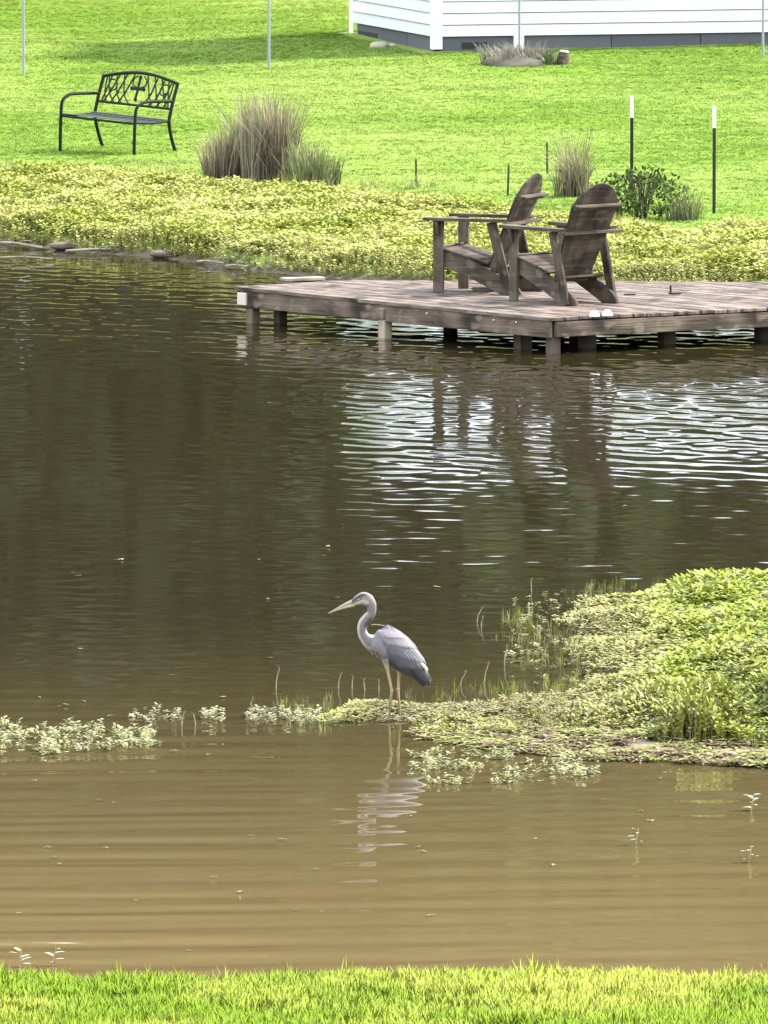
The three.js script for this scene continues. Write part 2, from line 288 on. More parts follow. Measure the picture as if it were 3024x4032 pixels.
scatter('grass', 'short green grass on the near bank along the bottom of the view', 'grass', bankTufts, leafMat(0.6, 0.3), 21000, 22, R => {
  const x = lerp(-3.4, 3.4, R()), a = nearShore(x), d = lerp(45.2, a + 0.02, R());
  const gap = N(x * 1.6, d * 3.2) + 0.4 * N(x * 5, d * 7), bare = sm(0.08, 0.28, gap) * sm(0.2, 0.5, a - d) * (x < 0.8 ? 1 : 0.4);
  if (R() < bare * 0.9) return null;
  const f = 0.5 + 0.7 * fbm(x * 0.9, d * 0.9), k = lerp(0.75, 1.2, R()), c = mix3([0.15, 0.225, 0.01], [0.30, 0.32, 0.05], sm(0.2, 0.9, f));
  return { x, d, s: lerp(0.7, 1.15, R()), sy: R() < 0.012 ? 1.7 : 1, c: c.map(v => v * k) };
});
const sprigs = [0, 1, 2, 3].map(() => sprig(GR, 11, 0.105, 0.037, 0.026));
scatter('marsh_plants', 'yellow green leafy marsh plants along the far shore behind the dock', 'marsh plants', sprigs, leafMat(0.5, 0.35), 72000, 23, R => {
  const x = lerp(-6.5, 6.5, R()), a = farShore(x), b = marshEdge(x), d = lerp(a + 0.02, b + 0.9, R());
  if (d > b && R() < sm(0, 0.9, d - b)) return null;
  const t = d - a, edge = 1 - sm(0.1, 0.9, t + 0.5 * N(x * 2.5, d));
  if (edge > 0.4 && R() < 0.45) return null;
  const f = 0.5 + 0.6 * fbm(x * 0.8, d * 0.6), k = lerp(0.7, 1.25, R());
  let c = mix3([0.245, 0.275, 0.042], [0.41, 0.415, 0.13], sm(0.1, 0.9, f)); c = mix3(c, [0.12, 0.085, 0.045], edge * 0.75 * R());
  return { x, d, s: lerp(0.75, 1.35, R()) * lerp(1, 0.7, edge), sy: lerp(0.7, 1.4, sm(0.15, 0.85, 0.5 + 0.8 * N(x * 1.6, d * 1.2, 6))), c: c.map(v => v * k) };
});
const wetSprigs = [0, 1, 2, 3].map(() => sprig(GR, 10, 0.068, 0.029, 0.018));
scatter('marsh_plants', 'thick green marsh plants on the spit running in from the right', 'marsh plants', wetSprigs, leafMat(0.5, 0.32), 60000, 24, R => {
  const b = boxes.get(ISLAND), x = lerp(b[0], 4.2, R()), d = lerp(b[2] - 0.2, b[3] + 0.2, R()), i = isle(ISLAND, x, d);
  if (i < -0.12) return null;
  const right = sm(0.9, 2.1, x), thin = sm(0.1, 1.5, i + 0.7 * right + 0.8 * N(x * 1.1, d * 0.35)) ;
  if (R() > 0.16 + 0.84 * Math.max(thin, x < 0.35 ? 0.75 : 0)) return null;
  const front = 1 - sm(59.6, 61.0, d), clumpy = 0.5 + 0.9 * N(x * 2.2, d * 0.9);
  if (R() > (x < 0.35 ? 0.55 : 0.2) + clumpy) return null;
  let c = mix3([0.265, 0.255, 0.085], [0.225, 0.265, 0.036], sm(0.1, 0.9, sm(1.15, 2.35, x) + 0.35 * N(x * 1.5, d * 0.7)));
  c = mix3(c, [0.13, 0.105, 0.05], 0.6 * sm(0.05, 0.45, N(x * 1.3 + 9, d * 0.5)) * (1 - 0.5 * right)); if (R() < 0.12) c = mix3(c, [0.34, 0.32, 0.18], 0.8);
  const k = lerp(0.7, 1.25, R());
  return { x, d, s: lerp(0.7, 1.2, R()) * lerp(0.8, 1.25, right), sy: lerp(0.6, lerp(0.85, 2.6, front), right) * lerp(0.45, 1.5, sm(0.1, 0.9, clumpy)), c: c.map(v => v * k) };
});
scatter('marsh_plants', 'pale leafy plants floating at the left edge of the pond', 'marsh plants', wetSprigs, leafMat(0.45, 0.3), 330, 25, R => {
  const x = lerp(-3.2, -1.2, R()), d = lerp(58, 61, R()), i = sd(PATCH, x, d);
  if (i < 0 || R() < 0.35 - N(x * 3, d * 3)) return null;
  const k = lerp(0.7, 1.3, R()); return { x, d, y: 0.0 - 0.03 * R(), s: lerp(0.7, 1.25, R()), sy: lerp(0.3, 1.1, R()), c: [0.31 * k, 0.305 * k, 0.15 * k] };
});
scatter('marsh_plants', 'scattered pale sprigs between the left patch and the spit', 'marsh plants', wetSprigs, leafMat(0.45, 0.3), 190, 26, R => {
  const px = lerp(520, 1260, R()), py = 2822 + 50 * (R() - 0.5) * (0.4 + R()), p = P(px, py);
  if (N(px * 0.011, 3) < -0.3 * R()) return null;
  const k = lerp(0.6, 1.3, R()); return { x: p.x, d: -p.z, y: -0.03 * R(), s: lerp(0.5, 1.1, R()), sy: lerp(0.3, 1.0, R()), c: [0.30 * k, 0.285 * k, 0.16 * k] };
});
scatter('marsh_plants', 'pale sprigs in the shallow water just right of the reflected bird', 'marsh plants', wetSprigs, leafMat(0.45, 0.3), 420, 27, R => {
  const b = inBox(FRINGE), x = lerp(b[0], b[1], R()), d = lerp(b[2], b[3], R()), i = sd(FRINGE, x, d);
  if (i < -0.05 || R() < 0.5 - 1.6 * N(x * 3.5, d * 2.5)) return null;
  const k = lerp(0.6, 1.3, R()); return { x, d, y: -0.02 - 0.03 * R(), s: lerp(0.6, 1.15, R()), sy: lerp(0.4, 1.2, R()), c: [0.27 * k, 0.265 * k, 0.12 * k] };
});
const stalks = [0, 1, 2].map(() => tuft(GR, 6, 0.20, 0.003, 0.09, false));
scatter('marsh_stalks', 'thin green and straw coloured stalks rising through the far shore plants', 'marsh stalks', stalks, leafMat(0.7, 0.2), 5200, 32, R => {
  const x = lerp(-6.2, 6.2, R()), a = farShore(x), b = marshEdge(x), d = lerp(a + 0.1, b + 1.2, R());
  if (N(x * 0.9 + 4, d * 0.7) < -0.1 + 0.3 * R()) return null;
  const k = lerp(0.6, 1.25, R()), c = R() < 0.5 ? [0.24, 0.26, 0.05] : R() < 0.5 ? [0.30, 0.26, 0.12] : [0.12, 0.13, 0.03];
  return { x, d, s: lerp(0.6, 1.15, R()), sy: lerp(0.7, 1.3, R()), c: c.map(v => v * k) };
});
scatter('marsh_stalks', 'thin stalks and grass blades standing among the plants of the spit', 'marsh stalks', stalks, leafMat(0.7, 0.2), 2600, 33, R => {
  const b = boxes.get(ISLAND), x = lerp(b[0], 3.6, R()), d = lerp(b[2], b[3], R()), i = isle(ISLAND, x, d);
  if (i < -0.25 || N(x * 1.7, d * 0.8, 5) < -0.25 + 0.5 * R()) return null;
  const k = lerp(0.5, 1.25, R()), c = R() < 0.4 ? [0.20, 0.24, 0.03] : R() < 0.5 ? [0.30, 0.27, 0.14] : [0.09, 0.085, 0.035];
  return { x, d, y: Math.max(-0.03, ground(x, d)), s: lerp(0.3, 0.6, R()), sy: lerp(0.6, 1.3, R()), c: c.map(v => v * k) };
});
const litter = [0, 1, 2].map(() => sprig(GR, 6, 0.035, 0.075, 0.016, 0.1));
scatter('marsh_litter', 'brown and straw coloured dead stems on the mud below the spit', 'dead stems', litter, leafMat(0.7, 0.15), 1500, 28, R => {
  const b = boxes.get(SHELF), x = lerp(b[0], 4, R()), d = lerp(b[2] - 0.2, b[3], R()), i = isle(SHELF, x, d);
  if (i < -0.08 || R() < 0.35 - N(x * 2.5, d * 3)) return null;
  const k = lerp(0.6, 1.3, R()), c = R() < 0.45 ? [0.17, 0.18, 0.05] : R() < 0.4 ? [0.22, 0.165, 0.10] : [0.10, 0.066, 0.036];
  return { x, d, y: Math.max(-0.004, ground(x, d)), s: lerp(0.7, 1.4, R()), sy: 0.7, c: c.map(v => v * k) };
});
// spit edge: loose sprigs standing out of the water left of the thick part
scatter('marsh_plants', 'sparse pale sprigs standing in open water left of the spit', 'marsh plants', wetSprigs, leafMat(0.5, 0.3), 230, 29, R => {
  const px = lerp(1980, 2420, Math.pow(R(), 0.7)), py = lerp(2340, 2700, R()), p = P(px, py), x = p.x, d = -p.z, i = isle(ISLAND, x, d);
  if (i > 0.3 || i < -0.75 || R() < sm(-0.1, -0.7, i) + 0.2 - N(x * 3, d * 1.3)) return null;
  const k = lerp(0.5, 1.2, R()), c = R() < 0.4 ? [0.13, 0.115, 0.045] : [0.29, 0.285, 0.13]; return { x, d, y: -0.02, s: lerp(0.6, 1.15, R()), sy: lerp(0.3, 0.9, R()), c: c.map(v => v * k) };
});

scatter('floating_bits', 'small pale leaves and bits drifting on the near water', 'leaves', [0, 1].map(() => sprig(GR, 3, 0.004, 0.028, 0.012, 0.02)), leafMat(0.7, 0.1), 90, 30, R => {
  const x = lerp(-2.6, 2.6, R()), d = lerp(50, 74, Math.pow(R(), 1.2)); if (N(x * 0.7, d * 0.25) < -0.05) return null;
  const k = lerp(0.4, 1.1, R()); return { x, d, y: 0.008, s: lerp(0.5, 1.2, R()), sy: 1, c: [0.26 * k, 0.24 * k, 0.13 * k] };
});
// ------------------------------------------------------------------ the white house
{
  const c0 = onGround(1706, 204), yaw = 15.5 * Math.PI / 180, h0 = 0.205, lap = 0.148, LF = 11.5, LS = 3.95, rows = 19;
  const o = base('house', V(c0.x, c0.y - 0.02, c0.z), yaw);   // local x runs along the long wall, -z goes back along the short wall
  tag(o, 'white house with clapboard siding on a low grey foundation', 'house');
  const white = [0.52, 0.50, 0.54].map(v => new THREE.MeshStandardMaterial({ color: rgb(v, v, v * 1.01), roughness: 0.45 })), grey = [solid(0.062, 0.062, 0.070, 0.9), solid(0.070, 0.069, 0.075, 0.9), solid(0.056, 0.056, 0.064, 0.9)];
  const trim = solid(0.84, 0.84, 0.84, 0.4), dark = solid(0.012, 0.011, 0.011, 0.9), H = h0 + rows * lap;
  const core = merge([board(LF - 0.20, H, LS - 0.20, 0.01).translate(LF / 2, H / 2 + 0.03, -LS / 2)]);
  mesh('wall', core, solid(0.5, 0.5, 0.5, 0.9), o);
  const slab = (len) => { const g = board(len, lap - 0.008, 0.016, 0.002); g.rotateX(-0.17); return g; };
  const gF = slab(LF - 0.12), gS = slab(LS - 0.12), gB = slab(LF - 0.12);
  for (let r = 0; r < rows; r++) {
    const y = h0 + (r + 0.5) * lap, a = mesh('siding_board', gF, white[r % 3], o); a.position.set(LF / 2, y, -0.012);
    const s = mesh('siding_board', gS, white[(r + 1) % 3], o); s.position.set(-0.0 + 0.012, y, -LS / 2); s.rotation.y = -Math.PI / 2;
    const e = mesh('siding_board', gS, white[(r + 2) % 3], o); e.position.set(LF - 0.012, y, -LS / 2); e.rotation.y = Math.PI / 2;
  }
  for (const [x, z, w1, w2, lo] of [[0, 0, 0.135, 0.10, 0.05], [0, -LS, 0.03, 0.10, 0.0], [LF, 0, 0.13, 0.10, 0.05], [LF, -LS, 0.13, 0.1, 0.05]]) mesh('corner_board', board(w1, H - lo, w2, 0.006).translate(x + (x ? -1 : 1) * (w1 / 2 - 0.02), (H + lo) / 2, z + (z ? 1 : -1) * (w2 / 2 - 0.02)), trim, o);
  mesh('trim_post', board(0.125, h0 + 0.16, 0.06, 0.006).translate(1.12, (h0 - 0.06) / 2, 0.02), trim, o);
  let x = 0.12; for (let k = 0; x < LF - 0.2; k++) { const w = k === 0 ? 0.93 : 1.19; mesh('foundation_panel', board(w - 0.012, h0 + 0.25, 0.03, 0.004).translate(x + w / 2, (h0 - 0.25) / 2 - 0.004, -0.045), grey[k % 3], o); x += w; if (k === 0) x += 0.12; }
  for (let k = 0; k < 3; k++) mesh('foundation_panel', board(0.03, h0 + 0.25, 1.20, 0.004).translate(0.045, (h0 - 0.25) / 2 - 0.004, -0.10 - 0.61 - k * 1.215), grey[(k + 1) % 3], o);
  mesh('vent_opening', board(0.35, 0.075, 0.012, 0.002).translate(0.56, 0.095, -0.020), dark, o);
  mesh('vent_opening', board(0.012, 0.09, 0.9, 0.002).translate(0.026, 0.07, -LS + 0.75), solid(0.014, 0.011, 0.010, 0.9), o);
  // roof: low gable of pale sheet metal
  const pitch = 0.38, ov = 0.3, half = LS / 2 + ov, sl = half / Math.cos(pitch), rm = solid(0.42, 0.43, 0.45, 0.4, 0.3), roof = new THREE.Group(); roof.name = 'roof'; o.add(roof);
  for (const s of [-1, 1]) {
    const g = board(LF + 0.6, 0.03, sl, 0.004).rotateX(s * pitch).translate(LF / 2, H + 0.02 + Math.tan(pitch) * LS / 2 - Math.sin(pitch) * sl / 2 + 0.10, -LS / 2 + s * half / 2);
    mesh('roof_sheet', g, rm, roof);
    for (let i = 0; i <= 20; i++) mesh('roof_rib', board(0.025, 0.025, sl, 0.004).translate(0, 0.028, 0).rotateX(s * pitch).translate(-0.28 + i * (LF + 0.56) / 20, H + 0.02 + Math.tan(pitch) * LS / 2 - Math.sin(pitch) * sl / 2 + 0.10, -LS / 2 + s * half / 2), rm, roof);
  }
  const tri = new THREE.Shape([new THREE.Vector2(-LS / 2, 0), new THREE.Vector2(LS / 2, 0), new THREE.Vector2(0, Math.tan(pitch) * LS / 2)]);
  for (const xx of [0.0, LF - 0.04]) mesh('gable', new THREE.ExtrudeGeometry(tri, { depth: 0.04, bevelEnabled: false }).rotateY(Math.PI / 2).translate(xx, H + 0.03, -LS / 2), white[0], o);
}
// ------------------------------------------------------------------ fence poles, steel posts, stakes
{
  const pole = solid(0.19, 0.20, 0.225, 0.5, 0.25);
  const spec = [[93, 300, 'thin grey metal pole farthest left, behind the bench'], [1059, 275, 'thin grey metal pole above the dry grass clump'], [2045, 258, 'thin grey metal pole rising from the rough mound by the house'], [3004, 230, 'thin grey metal pole at the far right end of the siding']];
  let proto;
  for (const [x, y, label] of spec) {
    const p = onGround(x, y);
    if (!proto) {
      proto = base('fence_post', p);
      mesh('pole', new THREE.CylinderGeometry(0.017, 0.017, 1.85, 10).translate(0, 0.9, 0), pole, proto);
      mesh('pole_cap', new THREE.SphereGeometry(0.021, 10, 6, 0, 6.3, 0, 1.6).translate(0, 1.825, 0), pole, proto);
      mesh('tie_band', new THREE.TorusGeometry(0.019, 0.004, 5, 12).rotateX(Math.PI / 2).translate(0, 0.12, 0), pole, proto);
      tag(proto, label, 'fence post', 'thin grey fence poles across the lawn');
    } else { const c = proto.clone(); c.name = numbered('fence_post'); c.position.copy(p); c.rotation.set(0, x, 0); tag(c, label, 'fence post', 'thin grey fence poles across the lawn'); scene.add(c); }
  }
  const steel = matt(0.012, 0.015, 0.013), whiteP = solid(0.62, 0.60, 0.55, 0.6);
  let tp;
  for (const [x, y, label] of [[2812, 845, 'taller looking black steel post with white top, right of the bush'], [2487, 800, 'black steel post with white top standing behind the bush']]) {
    const p = onGround(x, y);
    if (!tp) {
      tp = base('steel_post', p, 0.5);
      mesh('post', merge([board(0.034, 0.89, 0.005, 0.001).translate(0, 0.445, 0), board(0.005, 0.89, 0.03, 0.001).translate(0, 0.445, -0.0178)]), steel, tp);
      for (let k = 0; k < 12; k++) mesh('stud', board(0.012, 0.012, 0.008, 0.002).translate(0, 0.12 + k * 0.062, 0.0065), steel, tp);
      mesh('white_top', merge([board(0.036, 0.225, 0.007, 0.001).translate(0, 1.0025, 0), board(0.007, 0.225, 0.032, 0.001).translate(0, 1.0025, -0.0198)]), whiteP, tp);
      tag(tp, label, 'steel post', 'black steel posts with white tops');
    } else { const c = tp.clone(); c.name = numbered('steel_post'); c.position.copy(p); c.rotation.set(0, -0.3, 0); tag(c, label, 'steel post', 'black steel posts with white tops'); scene.add(c); }
  }
  const stakeM = wood(0.05, 0.045, 0.03);
  for (const [x, y, h, lean, label] of [[1640, 745, 0.33, 0.02, 'short grey wooden stake on the bank left of the dock chairs'], [1999, 775, 0.345, -0.03, 'short dark stake just left of the leaning chair back top'], [2155, 690, 0.36, 0.01, 'short thin stake left of the tall reed clump']]) {
    const o = mesh('stake', merge([board(0.022, h, 0.022, 0.003).translate(0, h / 2, 0), new THREE.ConeGeometry(0.0145, 0.03, 4).rotateY(Math.PI / 4).translate(0, h + 0.012, 0)]), stakeM);
    o.position.copy(onGround(x, y)); o.position.y -= 0.02; o.rotation.z = lean; tag(o, label, 'stake');
  }
}
// ------------------------------------------------------------------ metal garden bench
{
  const p = P(455, 596, 0.32), g0 = ground(p.x, -p.z), pos = onGround(466, 600);
  const W = 1.16, D = 0.68, o = base('garden_bench', V(pos.x, pos.y, pos.z), -43 * Math.PI / 180); o.rotation.z = -0.04;   // local +z faces front, x along the seat
  tag(o, 'black metal garden bench with arched ornate back on the lawn', 'bench');
  const black = matt(0.006, 0.007, 0.0065), seatM = matt(0.04, 0.048, 0.043), cast = matt(0.014, 0.018, 0.014);
  const zf = D / 2, zr = -D / 2, sh = 0.40, r = 0.019;
  for (const s of [-1, 1]) {
    const x = s * W / 2;
    const front = [V(x, 0, zf), V(x, 0.2, zf), V(x, 0.50, zf), V(x, 0.575, zf - 0.03), V(x, 0.612, zf - 0.12), V(x, 0.615, zf - 0.3), V(x, 0.605, zr + 0.115)];
    mesh('leg', merge([tube([V(x, 0, zf), V(x, 0.2, zf + 0.004), V(x, 0.47, zf)], r, 8), cap(V(x, 0, zf), r)]), black, o);
    mesh('armrest', tube([V(x, 0.47, zf), V(x, 0.555, zf - 0.02), V(x, 0.612, zf - 0.12), V(x, 0.618, zf - 0.28), V(x, 0.61, zr + 0.10)], r, 20), black, o);
    mesh('leg', tube([V(x, 0, zr), V(x, 0.14, zr + 0.07), V(x, 0.30, zr + 0.125), V(x, sh, zr + 0.14)], 0.020, 10), black, o);
    mesh('back_post', merge([tube([V(x, sh, zr + 0.14), V(x, 0.60, zr + 0.085), V(x, 0.80, zr + 0.015)], 0.020, 8), cap(V(x, 0.80, zr + 0.015), 0.0205)]), black, o);
    mesh('side_rail', tube([V(x, sh - 0.01, zf), V(x, sh - 0.025, 0.05), V(x, sh - 0.01, zr + 0.14)], 0.014, 8), black, o);
  }
  const seat = new THREE.Group(); seat.name = 'seat'; o.add(seat);
  for (let k = 0; k < 7; k++) { const z = lerp(zf - 0.03, zr + 0.19, k / 6), dip = 0.018 * Math.sin(Math.PI * k / 6); mesh('slat', board(W - 0.03, 0.006, 0.062, 0.002).translate(0, sh + 0.004 - dip, z), seatM, seat); }
  mesh('front_rail', tube([V(-W / 2, sh - 0.02, zf), V(0, sh - 0.022, zf), V(W / 2, sh - 0.02, zf)], 0.014, 6), black, seat);
  mesh('rear_rail', tube([V(-W / 2, sh - 0.02, zr + 0.15), V(W / 2, sh - 0.02, zr + 0.15)], 0.012, 2), black, seat);
  // ornate back: arch, bottom rail, crossing rods and scrolls, a cross in the middle
  const bk = (u, y) => V(u, y, zr + 0.14 - (y - sh) / 0.40 * 0.125), back = new THREE.Group(); back.name = 'backrest'; o.add(back);
  const arch = t => 0.80 + 0.075 * Math.sin(Math.PI * t);
  mesh('top_rail', tube(Array.from({ length: 13 }, (_, i) => bk(lerp(-W / 2, W / 2, i / 12), arch(i / 12))), 0.019, 30), black, back);
  mesh('bottom_rail', tube([bk(-W / 2 + 0.01, 0.52), bk(0, 0.52), bk(W / 2 - 0.01, 0.52)], 0.014, 8), black, back);
  for (const s of [-1, 1]) for (let k = 0; k < 4; k++) {
    const u0 = s * (0.10 + k * 0.115), u1 = s * Math.min(0.52, 0.26 + k * 0.115), yt = arch(0.5 + u1 / W) - 0.02;
    mesh('lattice_rod', tube([bk(u0, 0.53), bk((u0 + u1) / 2 + s * 0.02, 0.63), bk(u1, yt)], 0.010, 10, 5), cast, back);
    mesh('lattice_rod', tube([bk(u1, 0.53), bk((u0 + u1) / 2, 0.66), bk(u0, arch(0.5 + u0 / W) - 0.02)], 0.010, 10, 5), cast, back);
    const c = bk((u0 + u1) / 2 + s * 0.01, 0.645); mesh('rosette', new THREE.SphereGeometry(0.021, 8, 6).scale(1, 1, 0.5).translate(c.x, c.y, c.z), cast, back);
  }
  for (const s of [-1, 1]) mesh('scroll', tube(Array.from({ length: 16 }, (_, i) => { const a = i / 15 * 5.2 + 0.6, rr = 0.085 - i * 0.0035; return bk(s * 0.40 + s * rr * Math.cos(a), 0.70 + rr * Math.sin(a)); }), 0.009, 30, 5), cast, back);
  for (const s of [-1, 1]) mesh('scroll', tube([bk(s * 0.05, 0.84), bk(s * 0.10, 0.80), bk(s * 0.095, 0.74), bk(s * 0.03, 0.715)], 0.009, 12, 5), cast, back);
  mesh('cross_ornament', merge([board(0.03, 0.26, 0.016, 0.004).applyMatrix4(new THREE.Matrix4().makeRotationX(-0.30)).translate(0, 0.70, bk(0, 0.70).z + 0.008), board(0.19, 0.034, 0.016, 0.004).applyMatrix4(new THREE.Matrix4().makeRotationX(-0.30)).translate(0, 0.70, bk(0, 0.70).z + 0.010),
    ...[[-0.095, 0.70], [0.095, 0.70], [0, 0.585], [0, 0.825]].map(([u, y]) => { const c = bk(u, y); return new THREE.SphereGeometry(0.026, 8, 6).scale(1, 1, 0.5).translate(c.x, c.y, c.z + 0.008); })]), black, back);
}

// ------------------------------------------------------------------ tall dry grass, reeds, bush
function blades(R, n, foot, height, lean, w, tones, prof) {
  const pos = [], col = [], c0 = new THREE.Color(), c1 = new THREE.Color();
  const crowns = Array.from({ length: 11 }, () => { const a = R() * 6.28, r = Math.sqrt(R()); return [Math.cos(a) * r * 0.85, Math.sin(a) * r * 0.85, lerp(0.6, 1.1, R())]; });
  for (let i = 0; i < n; i++) {
    const cw = crowns[Math.floor(R() * 11)], a = R() * 6.28, rr = Math.sqrt(R()) * 0.33, x = (cw[0] + Math.cos(a) * rr) * foot[0], z = (cw[1] + Math.sin(a) * rr) * foot[1], k = x / foot[0], H = height * cw[2] * lerp(0.3, 1.08, Math.pow(R(), 0.8)) * (prof ? prof(k) : 1), L = lean * H * R() * (R() < 0.2 ? 3.2 : 1.1);
    const b = a + (R() - 0.5) * 2.6, lx = Math.cos(b) * L + 0.05 * (R() - 0.5), lz = Math.sin(b) * L, sx = -Math.sin(b + 1.2) * w, sz = Math.cos(b + 1.2) * w, T = tones[Math.floor(R() * tones.length)], kk = lerp(0.65, 1.3, R());
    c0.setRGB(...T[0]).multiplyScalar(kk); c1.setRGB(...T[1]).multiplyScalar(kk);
    let prev = null; const S = 4;
    for (let s = 0; s <= S; s++) {
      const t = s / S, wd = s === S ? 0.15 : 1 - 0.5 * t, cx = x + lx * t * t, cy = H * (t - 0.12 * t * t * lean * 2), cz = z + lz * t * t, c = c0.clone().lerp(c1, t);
      const q = [[cx - sx * wd, cy, cz - sz * wd], [cx + sx * wd, cy, cz + sz * wd], c];
      if (prev) { pos.push(...prev[0], ...prev[1], ...q[1], ...prev[0], ...q[1], ...q[0]); for (const cc of [prev[2], prev[2], c, prev[2], c, c]) col.push(cc.r, cc.g, cc.b); }
      prev = q;
    }
  }
  const g = new THREE.BufferGeometry(); g.setAttribute('position', new THREE.Float32BufferAttribute(pos, 3)); g.setAttribute('color', new THREE.Float32BufferAttribute(col, 3)); g.computeVertexNormals();
  return g;
}
const bladeMat = new THREE.MeshStandardMaterial({ vertexColors: true, roughness: 0.85 });
{
  const R = rng(31);
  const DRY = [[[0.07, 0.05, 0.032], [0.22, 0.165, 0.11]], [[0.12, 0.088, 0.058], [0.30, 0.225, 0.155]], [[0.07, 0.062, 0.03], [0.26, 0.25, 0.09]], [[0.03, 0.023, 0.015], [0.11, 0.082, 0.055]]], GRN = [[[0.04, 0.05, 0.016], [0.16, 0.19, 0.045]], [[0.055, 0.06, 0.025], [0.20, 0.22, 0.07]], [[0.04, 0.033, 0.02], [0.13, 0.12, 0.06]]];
  const a = base('ornamental_grass', onGround(960, 728)); a.position.y -= 0.02;
  tag(a, 'big clump of tall dry brown grass right of the bench', 'grass clump');
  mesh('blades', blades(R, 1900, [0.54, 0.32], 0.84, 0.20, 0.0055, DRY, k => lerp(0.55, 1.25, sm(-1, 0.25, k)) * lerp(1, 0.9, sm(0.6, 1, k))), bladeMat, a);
  mesh('plumes', blades(R, 380, [0.24, 0.2], 1.16, 0.12, 0.004, [[[0.13, 0.10, 0.07], [0.28, 0.24, 0.18]], [[0.12, 0.11, 0.05], [0.28, 0.29, 0.13]]]).translate(0.14, 0, 0), bladeMat, a);
  const b = base('weed_clump', onGround(1250, 738)); tag(b, 'lower green weeds growing at the right side of the dry grass clump', 'weeds'); b.position.y -= 0.02;
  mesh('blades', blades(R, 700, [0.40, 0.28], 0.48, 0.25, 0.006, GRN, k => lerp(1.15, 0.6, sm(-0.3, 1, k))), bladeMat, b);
  const c = base('reed_clump', onGround(2262, 775)); tag(c, 'grey brown upright reeds behind the two dock chairs', 'reeds'); c.position.y -= 0.02;
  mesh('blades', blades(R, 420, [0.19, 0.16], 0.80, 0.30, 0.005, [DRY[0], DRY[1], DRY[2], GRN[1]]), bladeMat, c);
  const c2 = base('weed_clump', onGround(2700, 870)); tag(c2, 'thin green weeds between the bush and the right steel post', 'weeds'); c2.position.y -= 0.02;
  mesh('blades', blades(R, 260, [0.22, 0.2], 0.38, 0.25, 0.005, GRN), bladeMat, c2);
  const c3 = base('weed_clump', onGround(1545, 745)); tag(c3, 'faint tall weeds beside the short grey stake', 'weeds'); c3.position.y -= 0.02;
  mesh('blades', blades(R, 150, [0.5, 0.25], 0.22, 0.3, 0.004, [[[0.12, 0.13, 0.03], [0.26, 0.25, 0.08]]]), bladeMat, c3);
  // bush
  const bush = base('bush', onGround(2525, 865)); tag(bush, 'small dark green bush behind the right dock chair', 'bush'); bush.position.y -= 0.02;
  const stems = [], pos = [], col = [];
  for (let i = 0; i < 16; i++) { const t = R() * 6.28, rr = 0.33 * R(); stems.push(tube([V(0.05 * Math.cos(t), 0, 0.05 * Math.sin(t)), V(Math.cos(t) * rr * 0.6, 0.25, Math.sin(t) * rr * 0.6), V(Math.cos(t) * rr * 1.1, 0.46, Math.sin(t) * rr)], 0.007, 5, 5)); }
  mesh('stems', merge(stems), solid(0.06, 0.045, 0.03, 0.9), bush);
  const col1 = new THREE.Color();
  for (let i = 0; i < 1250; i++) {
    const t = R() * 6.28, v = R(), rr = Math.pow(R(), 0.4), x = Math.cos(t) * rr * 0.54 * Math.sin(0.5 + v * 2.3), y = 0.06 + 0.50 * v * (0.85 + 0.3 * N(Math.cos(t) * 2, Math.sin(t) * 2)) , z = Math.sin(t) * rr * 0.36 * Math.sin(0.5 + v * 2.3), lump = N(x * 6, y * 6, z * 6);
    if (lump < -0.22) continue;
    const d = V(R() - 0.5, R() - 0.3, R() - 0.5).normalize(), n0 = pos.length; leaf(pos, V(x, y, z), d, V(0, 1, 0.2).cross(d).cross(d).negate().normalize(), 0.06, 0.035);
    const k = lerp(0.6, 1.4, R()); col1.setRGB(0.045 * k, 0.075 * k, 0.012 * k); for (let q = n0; q < pos.length; q += 3) col.push(col1.r, col1.g, col1.b);
  }
  const g = new THREE.BufferGeometry(); g.setAttribute('position', new THREE.Float32BufferAttribute(pos, 3)); g.setAttribute('color', new THREE.Float32BufferAttribute(col, 3)); g.computeVertexNormals();
  mesh('foliage', g, new THREE.MeshPhysicalMaterial({ vertexColors: true, roughness: 0.7, transmission: 0.3, thickness: 0, specularIntensity: 0.12 }), bush);
}
